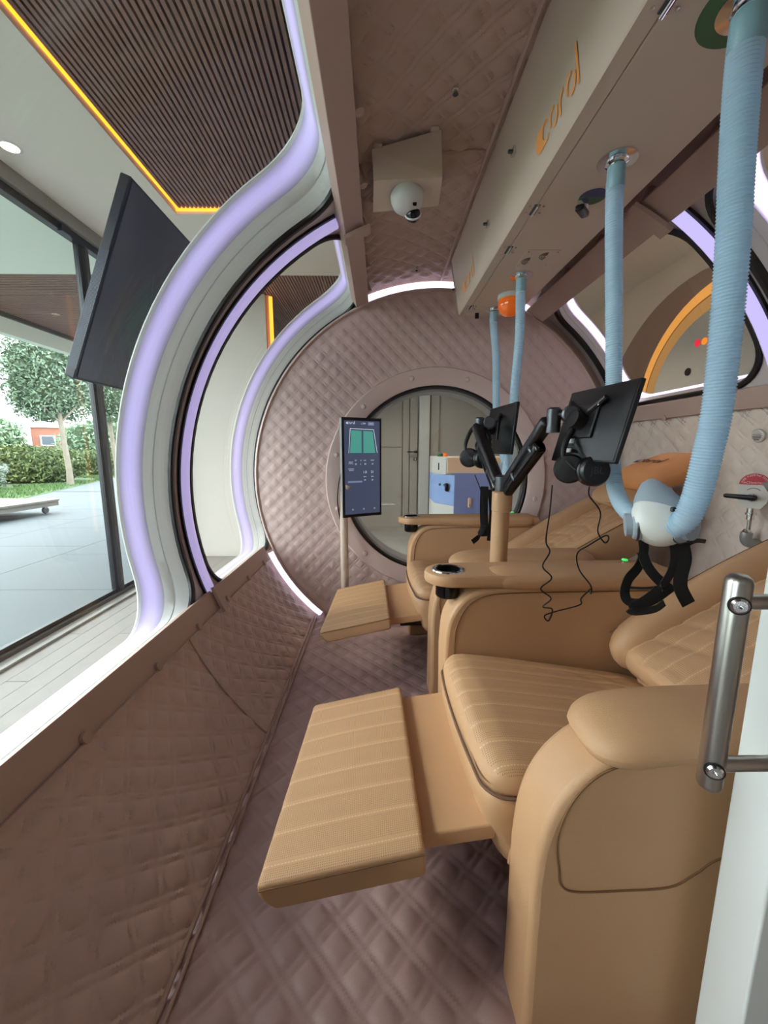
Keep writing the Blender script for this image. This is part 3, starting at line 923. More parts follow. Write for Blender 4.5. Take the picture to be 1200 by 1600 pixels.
def make_chair(label, loc, rz):
    c = thing('recliner_chair', label, 'chair', loc, rz, group='tan leather recliners')
    T = M['tan']
    # near arm: rounded front panel
    front = curve_pts([(0.292, 0.40), (0.300, 0.49), (0.322, 0.565), (0.362, 0.625), (0.42, 0.668), (0.50, 0.69)], 6)
    prof = [(0.292, 0.0)] + [(0.292, z) for z in (0.1, 0.2, 0.3)] + front + [(0.75, 0.695), (1.05, 0.695), (1.05, 0.0)]
    arm = MB().prism(prof, 'y', 0.0, 0.125).build('armrest_panel', T, c, bevel=0.016)
    inset = curve_pts([(0.338, 0.44), (0.330, 0.51), (0.348, 0.58), (0.388, 0.635), (0.44, 0.66), (0.52, 0.667), (0.75, 0.668), (1.0, 0.66)], 6)
    low = curve_pts([(0.338, 0.44), (0.345, 0.408), (0.375, 0.392), (0.46, 0.389), (0.56, 0.391), (0.61, 0.42), (0.66, 0.452), (0.8, 0.47), (1.0, 0.47)], 6)
    for pth in (inset, low):
        MB().tube([(x, -0.0008, z) for x, z in pth], 0.0022, 6).build('seam', M['tan_seam'], arm)
    # padded top of the near arm
    def padw(x, y, z):
        k = max(0.0, min(1.0, (0.60 - x) / 0.22))
        return (x, y, z - 0.022 * k * k)
    MB().rbox((0.735, 0.056, 0.702), (0.70, 0.178, 0.080), (0.085, 0.06, 0.042), (14, 4, 2), padw).build('armrest_pad', T, c)
    # far arm: inner panel, console top, cup holder
    front2 = curve_pts([(0.255, 0.50), (0.262, 0.60), (0.282, 0.66), (0.322, 0.712), (0.39, 0.745), (0.48, 0.752)], 6)
    prof2 = [(0.262, 0.0), (0.258, 0.25)] + front2 + [(0.8, 0.752), (1.08, 0.752), (1.08, 0.0)]
    arm2 = MB().prism(prof2, 'y', 0.678, 0.80).build('armrest_panel', T, c, bevel=0.014)
    s2 = curve_pts([(0.292, 0.40), (0.292, 0.56), (0.304, 0.63), (0.338, 0.69), (0.40, 0.722), (0.52, 0.73), (0.8, 0.73), (1.05, 0.73)], 6)
    MB().tube([(x, 0.6765, z) for x, z in s2], 0.0022, 6).build('seam', M['tan_seam'], arm2)
    # console slab with a round end
    out = [(0.29 + 0.098 * math.cos(math.radians(t)), 0.757 + 0.088 * math.sin(math.radians(t))) for t in range(90, 271, 10)]
    out += [(0.55, 0.669), (1.10, 0.672), (1.10, 0.845)]
    # slab with a round end and a real opening for the cup
    cx_, cy_ = 0.278, 0.757
    poly_ = [Vector((a, b)) for a, b in out]
    def hit(d):
        best = 1e9
        for i in range(len(poly_)):
            p, q = poly_[i], poly_[(i + 1) % len(poly_)]
            e = q - p
            den = d.x * e.y - d.y * e.x
            if abs(den) < 1e-12: continue
            w0 = p - Vector((cx_, cy_))
            t_ = (w0.x * e.y - w0.y * e.x) / den
            s_ = (w0.x * d.y - w0.y * d.x) / den
            if t_ > 0 and -1e-6 <= s_ <= 1 + 1e-6: best = min(best, t_)
        return best
    angs = sorted(set([round(math.radians(k * 5), 5) for k in range(72)] + [round(math.atan2(p.y - cy_, p.x - cx_) % (2 * math.pi), 5) for p in poly_[-3:]]))
    dirs = [Vector((math.cos(a), math.sin(a))) for a in angs]
    def oloop(ins, z):
        return [(cx_ + d.x * (hit(d) - ins), cy_ + d.y * (hit(d) - ins), z) for d in dirs]
    def iloop(r, z):
        return [(cx_ + d.x * r, cy_ + d.y * r, z) for d in dirs]
    con = MB().loft([iloop(0.045, 0.752), oloop(0.010, 0.752), oloop(0.003, 0.756), oloop(0.0, 0.764), oloop(0.0, 0.783), oloop(0.003, 0.791), oloop(0.010, 0.795), iloop(0.045, 0.795), iloop(0.045, 0.752)]).build('console_top', T, c)
    def bulge(x, y, z):
        k = max(0.0, min(1.0, (x - 0.40) / 0.25))
        return (x, y - 0.012 * k * (1 if y < 0.74 else -0.2), z - 0.010 * k * (1 if z < 0.77 else -0.3))
    MB().rbox((0.745, 0.735, 0.772), (0.67, 0.136, 0.062), (0.07, 0.045, 0.028), (14, 4, 2), bulge).build('console_pad', T, con)
    cup = MB().lathe([(0.044, 0.795), (0.044, 0.70), (0.040, 0.695), (0.0, 0.695)], 32, (0.278, 0.757, 0), (0, 0, 1), caps=False).build('cup_well', M['black_gloss'], c)
    MB().lathe([(0.0445, 0.792), (0.0445, 0.7985), (0.049, 0.8005), (0.058, 0.7985), (0.060, 0.794)], 36, (0.278, 0.757, 0), (0, 0, 1), caps=False).build('cup_rim', M['chrome'], c)
    MB().lathe([(0.043, 0.797), (0.043, 0.705), (0.03, 0.70), (0, 0.70)], 32, (0.278, 0.757, 0), (0, 0, 1), caps=False).build('cup_liner', M['black'], c)
    bt = MB().lathe([(0.020, 0), (0.020, 0.003), (0.013, 0.005), (0.013, 0.013), (0.011, 0.015)], 22, (0.965, 0.792, 0.794), (0, 0, 1)).build('call_button', M['chrome'], c)
    MB().lathe([(0.0105, 0.014), (0.0105, 0.020), (0.0, 0.022)], 20, (0.965, 0.792, 0.794), (0, 0, 1), caps=False).build('button_cap', M['button_green'], bt)
    # seat
    def seat_top(x, y, z):
        t = (x - 0.245) / 0.70
        s = (y - 0.40) / 0.27
        up = 0.028 * (1 - s * s) if z > 0.49 else 0.012 * (1 - s * s)
        drop = -0.115 * max(0, t - 0.10) ** 1.1
        nose = -0.020 * max(0.0, (0.06 - t) / 0.06) ** 2 if z > 0.49 else 0
        ch = 0.0
        if z > 0.505:
            f = ((y - 0.128) / (0.544 / 9)) % 1.0 - 0.5
            ch = -0.0022 * math.exp(-(f * 0.0604 / 0.006) ** 2) + 0.0012 * (1 - (2 * abs(abs(f) - 0.25) / 0.5) ** 2)
            wr = 0.003 * math.sin(x * 60 + y * 23) * math.exp(-((s - 0.55) / 0.35) ** 2) * max(0, t - 0.1)
            ch += wr
        if x < 0.30 :                                   # front edge bows forward
            x = x - 0.020 * (1 - s * s)
        return (x, y, z + up + drop + nose + ch)
    MB().rbox((0.595, 0.40, 0.487), (0.70, 0.540, 0.075), (0.06, 0.055, 0.030), (70, 90, 2), seat_top).build('seat_cushion', M['seat_leather'], c, sharp=60)
    def base_w(x, y, z):
        s = (y - 0.40) / 0.27
        t = (x - 0.25) / 0.7
        if x < 0.32:
            k = max(0, (0.47 - z) / 0.2)
            x = x - 0.020 * (1 - s * s) + 0.045 * k * k - 0.012 * math.sin(min(1, k * 1.6) * math.pi)
        return (x, y, z + 0.012 * (1 - s * s) - 0.11 * max(0, t - 0.1) * (1 if z > 0.4 else 0))
    MB().rbox((0.60, 0.40, 0.368), (0.70, 0.542, 0.210), (0.05, 0.055, 0.03), (24, 16, 8), base_w).build('seat_base', T, c, sharp=60)
    # piping round the front and sides of the cushion
    pp = []
    for q in [(0.80, 0.131)] + [(0.7 - 0.07 * k, 0.1305) for k in range(6)] + [(0.245 + 0.055 * (1 - math.sin(math.radians(t))), 0.1305 + 0.052 * (1 - math.cos(math.radians(t)))) for t in range(0, 91, 15)] + [(0.245, 0.20 + 0.05 * k) for k in range(1, 8)] + [(0.245 + 0.055 * (1 - math.cos(math.radians(t))), 0.6695 - 0.052 * (1 - math.sin(math.radians(t)))) for t in range(0, 91, 15)] + [(0.35 + 0.07 * k, 0.6695) for k in range(7)]:
        x, y = q
        s = (y - 0.40) / 0.27
        t = (x - 0.245) / 0.70
        pp.append((x - (0.020 * (1 - s * s) if x < 0.30 else 0) - 0.002, y, 0.466 + 0.012 * (1 - s * s) - 0.115 * max(0, t - 0.10) ** 1.1))
    MB().tube(pp, 0.0042, 8).build('piping', M['piping'], c)
    # corner gussets at the front sides of the seat
    for y0, sg in ((0.134, 1), (0.666, -1)):
        pts = [(0.300 + 0.06 * (1 - math.cos(math.radians(t))), y0 - sg * 0.003, 0.30 + 0.085 * math.sin(math.radians(t))) for t in range(0, 91, 10)]
        MB().tube(pts, 0.006, 8).build('gusset_piping', T, c)
    # fixed plate and footrest
    MB().rbox((0.172, 0.398, 0.352), (0.20, 0.50, 0.040), 0.006, (6, 8, 1), lambda x, y, z: (x, y, z + (x - 0.17) * 0.12)).build('leg_plate', T, c)
    fr_ang = math.radians(11.5)
    def foot(x, y, z):
        if z > 0.02:
            f = ((y - 0.085) / (0.57 / 8)) % 1.0 - 0.5
            z += -0.0018 * math.exp(-(f * 0.071 / 0.007) ** 2) + 0.002
            z += 0.006 * (1 - ((y - 0.37) / 0.285) ** 2) * (1 - (x / 0.155) ** 2)
        k = (0.155 - x) / 0.31                         # 0 at the seat end, 1 at the toe end
        x = x - k * (0.050 - (y - 0.085) * 0.085) + k * (0.035 if z < 0 else 0) * max(0, -z) / 0.035
        xx = 0.100 + (x - 0.155) * math.cos(fr_ang) - z * math.sin(fr_ang) * 0.35
        zz = 0.366 + (x - 0.155) * math.sin(fr_ang) + z
        return (xx, y, zz)
    ft = MB().rbox((0, 0.370, 0), (0.310, 0.572, 0.070), (0.012, 0.012, 0.010), (40, 90, 3), foot).build('footrest', M['foot_leather'], c, sharp=60)
    edge = [foot(-0.150 + 0.305 * k / 10, 0.0835, 0.022) for k in range(11)]
    MB().tube(edge, 0.0018, 6).build('seam', M['tan_seam'], ft)
    # mechanism and base
    MB().box(0.16, 0.44, 0.20, 0.60, 0.295, 0.325).build('mechanism_rail', M['chair_black'], c, bevel=0.003)
    MB().box(0.52, 1.02, 0.13, 0.674, 0.02, 0.30).build('under_frame', M['chair_black'], c, bevel=0.004)
    # back: centre panel, bolsters, headrest, rear shell, all tilted back
    ba = math.radians(29)
    P0 = (0.865, 0.505)
    def tilt(x, y, z):                                # x along the back, z out of it
        return (P0[0] + x * math.cos(ba) - z * math.sin(ba), y, P0[1] + x * math.sin(ba) + z * math.cos(ba))
    def centre(x, y, z):
        if z > 0.02:
            s = (y - 0.40) / 0.19
            f = ((x * 0.8 + abs(s) * 0.05) / 0.085) % 1.0 - 0.5
            z += -0.005 * math.exp(-(f * 0.085 / 0.010) ** 2) + 0.012 * (1 - s * s)
        return tilt(x, y, z)
    MB().rbox((0.42, 0.40, 0.0), (0.86, 0.40, 0.11), (0.05, 0.03, 0.05), (70, 40, 2), centre).build('back_panel', M['back_leather'], c, sharp=70)
    for y0, sg in ((0.178, -1), (0.622, 1)):
        def bol(x, y, z, sg=sg):
            k = math.sin(max(0, min(1, x / 0.9)) * math.pi)
            return tilt(x, y + sg * 0.012 * k, z * (0.92 + 0.22 * k) + 0.012)
        bo = MB().rbox((0.43, y0, 0.0), (0.90, 0.125, 0.19), (0.12, 0.055, 0.085), (24, 4, 4), bol).build('back_bolster', T, c, sharp=70)
        ed = [bol(0.02 + 0.82 * k / 18, y0 + sg * 0.040, 0.082 if 2 < k < 16 else 0.070) for k in range(19)]
        MB().tube(ed, 0.002, 6).build('seam', M['tan_seam'], bo)
    MB().rbox((0.46, 0.40, -0.085), (0.92, 0.50, 0.07), (0.10, 0.10, 0.03), (10, 8, 2), tilt).build('back_shell', T, c, sharp=70)
    def head(x, y, z):
        s = (y - 0.40) / 0.25
        return tilt(x, y, z + 0.012 * s * s)
    hr = MB().rbox((0.775, 0.40, 0.105), (0.24, 0.50, 0.105), (0.09, 0.12, 0.05), (10, 16, 3), head).build('headrest', T, c, sharp=70)
    MB().tube([head(0.775 + 0.118 * math.cos(math.radians(t)) , 0.40 + 0.247 * math.copysign(abs(math.sin(math.radians(t))) ** 0.6, math.sin(math.radians(t))), 0.112) for t in range(0, 360, 12)], 0.0022, 6, closed=True).build('seam', M['tan_seam'], hr)
    return c

CH_RZ = math.radians(2.0)
near_chair = make_chair('nearest tan leather recliner with raised footrest, filling the foreground', (0.0, 0.605, 0.0), CH_RZ)
far_chair = dup(near_chair)
far_chair.location = (-0.040, 1.760, 0.0)
far_chair['label'] = 'farther tan leather recliner with raised footrest, in front of the porthole'

# ------------------------------------------------------------------ coral cushion on the far headrest
M['coral_cloth'] = mat('coral_cushion_cloth', srgb(240, 166, 106), 0.75, noise=0.06, nscale=12, bump=0.2, bscale=200)
pl = thing('head_cushion', 'small orange cushion with dark lettering on the far recliner headrest', 'cushion', (1.53, 2.12, 1.085))
def cush(x, y, z):
    e = 1 - min(1, (abs(x) / 0.19) ** 4 + (abs(y) / 0.165) ** 4) * 0.45
    z = z * (0.45 + 0.55 * max(0, e))
    a = math.radians(20)
    return (x * math.cos(a) - z * math.sin(a), y, x * math.sin(a) + z * math.cos(a) + 0.02)
body = MB().rbox((0, 0, 0), (0.36, 0.32, 0.15), (0.09, 0.09, 0.072), (12, 12, 4), cush).build('cover', M['coral_cloth'], pl, sharp=80)
M['dark_thread'] = mat('dark_thread', srgb(60, 32, 24), 0.8)
MB().tube([cush(0.178 * math.copysign(abs(math.cos(math.radians(t))) ** 0.55, math.cos(math.radians(t))), 0.158 * math.copysign(abs(math.sin(math.radians(t))) ** 0.55, math.sin(math.radians(t))), 0.0) for t in range(0, 360, 10)], 0.003, 6, closed=True).build('piping', M['coral_cloth'], pl)
def plf(x, y):
    u, v = -0.10 + y * 0.0, 0
    px_, py_ = -0.055 + y * 0.042, 0.11 - x * 0.046
    q = cush(px_, py_, 0.0765)
    return (q[0], q[1], q[2] + 0.001)
logo(plf, 'lettering', M['dark_thread'], pl)
# ------------------------------------------------------------------ the house room around the chamber
GX, CZ = -2.2, 2.85
# floor of pale planks beside the chamber (each plank a piece), seen through the left window
hf = MB().box(-2.2, 3.0, -3.2, 7.0, -0.06, -0.012).build('floor.001', M['plank'], kind='structure', label='pale grey plank floor of the house beside the window')
pm = None
x = -2.12
row = 0
while x < -0.75:
    y = -1.0 - 0.55 * (row % 3)
    while y < 6.2:
        L = 1.75
        o = None
        if pm is None:
            o = MB().box(0, 0.118, 0, L - 0.004, -0.012, 0.0).build('plank', M['plank'], hf, bevel=0.001)
            pm = o.data
        else:
            o = bpy.data.objects.new('plank', pm); COL.objects.link(o); o.parent = hf
        o.location = (x, y, random.uniform(-0.0006, 0.0004))
        y += L
    x += 0.121
    row += 1
for xx0, xx1 in ((-0.75, 3.0),):
    MB().box(xx0, xx1, 2.95, 6.3, -0.012, 0.0).build('concrete_screed', mat('grey_screed', srgb(150, 152, 148), 0.5, noise=0.25, nscale=4), hf)

# walls
MB().box(-2.32, -2.2, -3.2, -1.6, 0, CZ).build('wall_light_block_left', M['white_wall'], kind='structure', label='added unseen white wall left of the glazing, blocking light from behind the viewer')  # added out of view to cut light coming in from behind
MB().box(-2.2, 2.6, -3.3, -3.2, 0, CZ).build('wall_light_block_rear', M['white_wall'], kind='structure', label='added unseen white wall closing off light from behind the viewer')  # added out of view to close the open rear and darken camera-facing sides
MB().box(-2.2, -1.205, 4.45, 4.60, 0, CZ).build('wall_far', M['white_wall'], kind='structure', label='pale plaster wall end beyond the far left window')
M['grey_wall'] = mat('grey_green_panel_wall', srgb(156, 152, 144), 0.7, noise=0.03, nscale=3)
wfar = MB().box(-2.2, 3.0, 6.2, 6.35, 0, CZ).build('wall_end', M['grey_wall'], kind='structure', label='grey panelled room wall seen through the porthole')
# door in that wall, seen through the porthole
d2 = thing('door_2', 'grey flush door with dark lever handle seen through the porthole', kind='structure')
MB().box(-0.46, 0.36, 6.165, 6.2, 0.0, 1.262).build('door_panel', M['grey_wall'], d2, bevel=0.003)
MB().box(-0.46, 0.36, 6.165, 6.2, 1.272, 2.25).build('door_panel', M['grey_wall'], d2, bevel=0.003)
MB().box(0.372, 0.47, 6.168, 6.2, 0.0, 2.25).build('door_stile', M['grey_wall'], d2, bevel=0.003)
MB().box(0.482, 0.60, 6.168, 6.2, 0.0, 2.25).build('door_stile', M['grey_wall'], d2, bevel=0.003)
lh = MB().box(0.55, 0.60, 6.145, 6.17, 1.175, 1.215).build('lever_rose', M['black'], d2, bevel=0.003)
MB().box(0.44, 0.58, 6.12, 6.135, 1.185, 1.205).build('lever', M['black'], lh, bevel=0.003)
lk = MB().box(0.545, 0.59, 6.15, 6.17, 1.06, 1.11).build('lock_plate', M['black'], d2, bevel=0.002)
MB().box(0.56, 0.575, 6.147, 6.15, 1.07, 1.10).build('keyhole', M['white'], lk)
tag(MB().box(0.62, 0.78, 6.10, 6.2, 0, CZ).build('trim_11', mat('light_grey_post', srgb(188, 192, 188), 0.4), bevel=0.01), 'light grey post beside the grey door', kind='structure')
tag(MB().box(0.80, 0.93, 6.16, 6.2, 0, CZ).build('trim_12', M['grey_wall'], bevel=0.004), 'grey panel edge right of the light post', kind='structure')
# right-hand wall with the round amber-lit niche
RX = 2.6
M['warm_wall'] = mat('warm_beige_wall', srgb(214, 190, 170), 0.8)
M['brown_panel'] = mat('brown_panel', srgb(148, 116, 98), 0.7)
MB().box(RX, RX + 0.12, -3.2, 6.2, 0, CZ).build('wall_house_right', M['warm_wall'], kind='structure', label='warm beige wall outside the right windows')
nic = thing('wall_niche', 'round amber lit wall disc with coloured dots outside the right window', 'wall panel', (RX, 3.1, 1.6))
def ycirc(x, r, cy, cz, n=64):
    return [(x, cy + r * math.cos(2 * math.pi * k / n), cz + r * math.sin(2 * math.pi * k / n)) for k in range(n)]
MB().loft([ycirc(-0.001, 1.24, 0.24, -0.2), ycirc(-0.03, 1.23, 0.24, -0.2)], caps=True).build('brown_disc', M['brown_panel'], nic)
MB().loft([ycirc(-0.031, 0.80, -0.1, 0.0), ycirc(-0.075, 0.80, -0.1, 0.0)], caps=True).build('pale_disc', M['white_wall'], nic)
M['led_amber_soft'] = emis('soft_amber_led', srgb(255, 176, 84), 0.62)
MB().loft([ycirc(-0.032, 0.93, -0.1, 0.0), ycirc(-0.07, 0.90, -0.1, 0.0), ycirc(-0.082, 0.865, -0.1, 0.0), ycirc(-0.078, 0.81, -0.1, 0.0)]).build('led_rim', M['led_amber_soft'], nic)
MB().loft([ycirc(-0.0765, 0.80, -0.1, 0.0), ycirc(-0.0765, 0.70, -0.1, 0.0)]).build('amber_wash', emis('amber_wash_glow', srgb(240, 178, 104), 0.36), nic)  # rim light washing inward over the disc, put in as a glowing ring
for (u, v), cn in (((1090, 536), (232, 40, 60)), ((1101, 533), (246, 140, 40)), ((1113, 530), (120, 90, 220))):
    p = at(u, v, X=RX - 0.078)
    MB().lathe([(0.026, 0), (0.026, 0.004)], 16, tuple(Vector(p) - Vector((RX, 3.1, 1.6))), (-1, 0, 0)).build('dot', emis('dot_light', srgb(*cn), 0.9), nic)
p = at(1075, 581, X=RX - 0.078)
MB().lathe([(0.03, 0), (0.03, 0.006)], 18, tuple(Vector(p) - Vector((RX, 3.1, 1.6))), (-1, 0, 0)).build('sensor', M['black'], nic)

# ceiling with recessed wooden slats and amber cove light
tr_ = thing('ceiling.001', 'white house ceiling with recessed wooden slats', kind='structure')
SY1 = 3.04
MB().box(-2.2, -1.41, -3.2, 4.0, CZ, CZ + 0.12).build('soffit', M['ceil_white'], tr_)
MB().box(-1.41, 3.0, SY1, 4.0, CZ, CZ + 0.12).build('soffit', M['ceil_white'], tr_)
MB().box(0.35, 3.0, -3.2, SY1, CZ, CZ + 0.12).build('soffit', M['ceil_white'], tr_)
MB().box(-2.2, 3.0, -3.2, 6.3, CZ + 0.12, CZ + 0.16).build('backing', M['dark_back'], tr_)
MB().box(-1.409, -1.402, -1.5, SY1, CZ + 0.035, CZ + 0.05).build('led_strip', M['led_warm'], tr_)
MB().box(-1.409, 0.35, SY1 - 0.010, SY1 - 0.004, CZ + 0.02, CZ + 0.045).build('led_strip', M['led_warm'], tr_)
sm = None
x = -1.375
while x < 0.34:
    if sm is None:
        o = MB().box(-0.0085, 0.0085, -1.5, SY1 - 0.02, CZ + 0.03, CZ + 0.07).build('slat', M['slat'], tr_); sm = o.data
    else:
        o = bpy.data.objects.new('slat', sm); COL.objects.link(o); o.parent = tr_
    o.location = (x, 0, 0)
    x += 0.0285
# second slatted field beyond
sm = None
x = -2.18
while x < 0.0:
    if sm is None:
        o = MB().box(-0.0085, 0.0085, 4.02, 6.2, CZ + 0.01, CZ + 0.05).build('slat', M['slat'], tr_); sm = o.data
    else:
        o = bpy.data.objects.new('slat', sm); COL.objects.link(o); o.parent = tr_
    o.location = (x, 0, 0)
    x += 0.0285
MB().box(0.0, 3.0, 4.0, 6.3, CZ, CZ + 0.12).build('soffit', M['ceil_white'], tr_)
# amber vertical light on the wall end
wl2 = thing('trim_13', 'amber vertical light strip on the curved wall end', kind='structure')
MB().box(-1.203, -1.15, 4.47, 4.58, 0.0, CZ).build('strip_base', mat('copper_strip', srgb(206, 140, 78), 0.5), wl2)
MB().box(-1.165, -1.13, 4.455, 4.47, 0.3, CZ - 0.02).build('led_strip', M['led_warm'], wl2)
# round downlights; the last two are added, unseen, to brighten the porthole view
for k, (x_, y_, lb) in enumerate(((-2.0, 2.43, 'round white recessed downlight above the glazing'), (-0.675, 3.567, 'round recessed downlight seen through the far left window'), (1.6, 3.5, 'round recessed downlight above the right house wall'), (0.9, 5.1, 'added unseen downlight brightening the room above the blue machine'), (-0.5, 5.1, 'added unseen downlight brightening the room before the grey door'))):
    dl = thing('downlight', lb, 'downlight', (x_, y_, CZ))
    MB().lathe([(0.055, 0), (0.055, 0.004), (0.042, 0.006)], 24, (0, 0, 0.002), (0, 0, -1), caps=False).build('bezel', M['white'], dl)
    MB().lathe([(0.042, 0.0), (0.0, 0.001)], 24, (0, 0, -0.003), (0, 0, -1), caps=False).build('lens', emis('downlight_lens', srgb(255, 236, 210), 7.0), dl)
    ld = bpy.data.lights.new('downlight_lamp', 'SPOT')
    ld.energy = 45
    ld.spot_size = math.radians(110)
    ld.spot_blend = 0.8
    ld.shadow_soft_size = 0.05
    ld.color = (1.0, 0.88, 0.72)
    lo = bpy.data.objects.new('downlight_lamp', ld)
    COL.objects.link(lo)
    lo.parent = dl
    lo.location = (0, 0, -0.03)

# glazed wall to the garden
gz = thing('window_6', 'tall dark framed sliding glass wall to the garden', kind='structure')
def frame(nm, x0, x1, y0, y1, z0, z1, m_='alu_dark'):
    return MB().box(x0, x1, y0, y1, z0, z1).build(nm, M[m_], gz, bevel=0.004)
frame('bottom_track', GX - 0.06, GX + 0.02, -1.6, 4.45, 0.0, 0.045)
frame('bottom_rail', GX - 0.03, GX + 0.0, -1.6, 4.45, 0.045, 0.075, 'rubber')
frame('threshold', GX + 0.02, GX + 0.10, -1.6, 4.45, 0.0, 0.018, 'alu_grey')
frame('top_track', GX - 0.06, GX + 0.06, -1.6, 4.45, CZ - 0.09, CZ, 'alu_grey')
frame('top_rail', GX - 0.03, GX + 0.03, -1.6, 4.45, CZ - 0.14, CZ - 0.09, 'rubber')
frame('post', GX - 0.035, GX + 0.005, 3.15, 3.185, 0.045, CZ - 0.09, 'rubber')
frame('post', GX - 0.01, GX + 0.02, 3.20, 3.235, 0.045, CZ - 0.09, 'alu_dark')
frame('post', GX - 0.03, GX + 0.03, 4.38, 4.45, 0.045, CZ - 0.09, 'alu_dark')
frame('post', GX - 0.03, GX + 0.03, -0.1, -0.03, 0.045, CZ - 0.09, 'alu_dark')
for y0, y1 in ((-1.6, -0.1), (-0.03, 3.15), (3.235, 4.38)):
    MB().box(GX - 0.012, GX - 0.004, y0, y1, 0.07, CZ - 0.13).build('pane', M['pane'], gz)
# roller track clip near the top of the post
MB().box(GX + 0.02, GX + 0.05, 2.95, 3.03, CZ - 0.15, CZ - 0.11).build('clip', M['black'], gz)

# ------------------------------------------------------------------ big dark screen hung outside the near window
tv = thing('hanging_screen', 'large dusty black flat screen hung tilted outside the left window', 'screen', (-0.98, 1.75, 2.297))
tvd = Vector((-1.30 + 0.98, 0, 1.524 - 2.297))
tl = tvd.length
td = tvd.normalized()
tn = Vector((-td.z, 0, td.x)).normalized()            # towards the chamber
if tn.x < 0: tn = -tn
M['dusty_black'] = mat('dusty_black_screen', srgb(66, 68, 74), 0.35, noise=0.35, nscale=5)
TVW = 0.52
def tvp(s, y, n):
    q = td * s + tn * n
    return (q.x, y, q.z)
def tvbox(s0, s1, y0, y1, n0, n1):
    m = MB()
    m.box(s0, s1, y0, y1, n0, n1)
    return m.xf(lambda a, b, c: tvp(a, b, c))
tvbox(0, tl, 0, TVW, -0.045, 0.0).build('back_cover', M['black'], tv, bevel=0.006)
tvbox(0.012, tl - 0.012, 0.012, TVW - 0.012, 0.0, 0.003).build('panel_face', M['dusty_black'], tv)
for k in range(9):
    tvbox(tl * 0.35, tl * 0.95, -0.0015, 0.001, -0.041 + k * 0.0045, -0.039 + k * 0.0045).build('side_groove', M['dark_steel'], tv)
MB().tube([tvp(0.45, TVW - 0.06, -0.02), tvp(0.45, TVW + 0.05, -0.02), (0.14, TVW + 0.06, -0.44)], 0.018, 12).build('hanger', M['black'], tv)
# ------------------------------------------------------------------ terrace, canopy and garden
M['fascia'] = mat('white_fascia', srgb(226, 230, 222), 0.7)
cn = thing('roof_canopy', 'white roof canopy with slatted underside over the terrace', kind='structure')
cn['kind'] = 'structure'
cn.name = 'ceiling_canopy'
MB().box(-4.5, -2.26, 2.3, 4.0, CZ, CZ + 0.15).build('soffit', M['fascia'], cn)
MB().box(-4.62, -4.5, 2.3, 12.0, 2.615, 3.2).build('fascia', M['fascia'], cn)
MB().box(-4.5, -4.46, 4.0, 12.0, CZ - 0.05, CZ).build('dark_edge', M['alu_dark'], cn)
MB().box(-4.5, -2.2, 4.0, 12.0, CZ + 0.06, CZ + 0.1).build('backing', M['dark_back'], cn)
sm = None
y = 4.02
while y < 10.5:
    if sm is None:
        o = MB().box(-4.46, -2.2, -0.011, 0.011, CZ, CZ + 0.04).build('slat', M['slat'], cn); sm = o.data
    else:
        o = bpy.data.objects.new('slat', sm); COL.objects.link(o); o.parent = cn
    o.location = (0, y, 0)
    y += 0.04
# house wall beyond the glazing, outdoors
MB().box(-2.45, -2.2, 4.45, 12.0, 0, CZ).build('wall_outside', M['white_wall'], kind='structure', label='pale outside wall of the house along the terrace')

# terrace tiles
te = thing('floor_terrace', 'grey tiled terrace beyond the glass wall', kind='structure')
MB().box(-16, -2.26, -4, 20, -0.10, -0.035).build('screed', mat('dark_joint', srgb(112, 116, 116), 0.8), te)
e0, e1 = np.array([-8.744, 9.04]), np.array([-11.403, 16.255])
ed = (e1 - e0) / np.linalg.norm(e1 - e0)
en = np.array([-ed[1], ed[0]])                        # points to the lawn side
if en[0] > 0: en = -en
tm = None
cnt = 0
for j in range(-9, 14):
    for i in range(0, 9):
        cx_, cy_ = -2.28 - 0.75 - i * 1.5, 0.35 + j * 1.2 + (0.4 if i % 2 else 0)
        cpos = np.array([cx_, cy_])
        dist = (cpos - e0) @ en
        if dist > -0.62: continue
        if cy_ > 15: continue
        if tm is None:
            o = MB().box(-0.746, 0.746, -0.596, 0.596, -0.035, 0.0).build('tile', M['tile'], te, bevel=0.002); tm = o.data
        else:
            o = bpy.data.objects.new('tile', tm); COL.objects.link(o); o.parent = te
        o.location = (cx_, cy_, 0)
# straight pale edge strip along the lawn
q = [e0 - ed * 14, e1 + ed * 12, e1 + ed * 12 - en * 1.7, e0 - ed * 14 - en * 1.7]
MB().prism([tuple(p) for p in q], 'z', -0.05, -0.012).build('edge_strip', M['tile'], te)
# lawn
M['lawn'] = mat('lawn_soil', srgb(70, 92, 50), 0.95, noise=0.25, nscale=3)
q = [e0 - ed * 14, e1 + ed * 40, e1 + ed * 40 + en * 60, e0 - ed * 14 + en * 60]
lawn = MB().prism([tuple(p) for p in q], 'z', -0.08, 0.0).build('floor_lawn', M['lawn'], kind='structure', label='bright green lawn beyond the terrace')
M['grass'] = mat('grass_blade', srgb(76, 104, 54), 0.8)
gm = MB()
for k in range(6000):
    a, b = random.uniform(-1, 12), random.uniform(0.05, 3.2)
    p = e0 + ed * a + en * b
    if any((p[0] - bx_) ** 2 + (p[1] - by_) ** 2 < br_ ** 2 for bx_, by_, br_ in ((-11.0, 14.05, 0.25), (-13.5, 15.4, 2.0), (-13.9, 20.6, 1.7), (-12.7, 12.2, 1.1), (-12.2, 18.4, 0.25))):
        continue
    t = random.uniform(0, 6.28)
    h = random.uniform(0.05, 0.10)
    w_ = 0.02
    gm.add([(p[0] - w_ * math.cos(t), p[1] - w_ * math.sin(t), 0), (p[0] + w_ * math.cos(t), p[1] + w_ * math.sin(t), 0), (p[0] + random.uniform(-0.04, 0.04), p[1] + random.uniform(-0.04, 0.04), h)], [(0, 1, 2)])
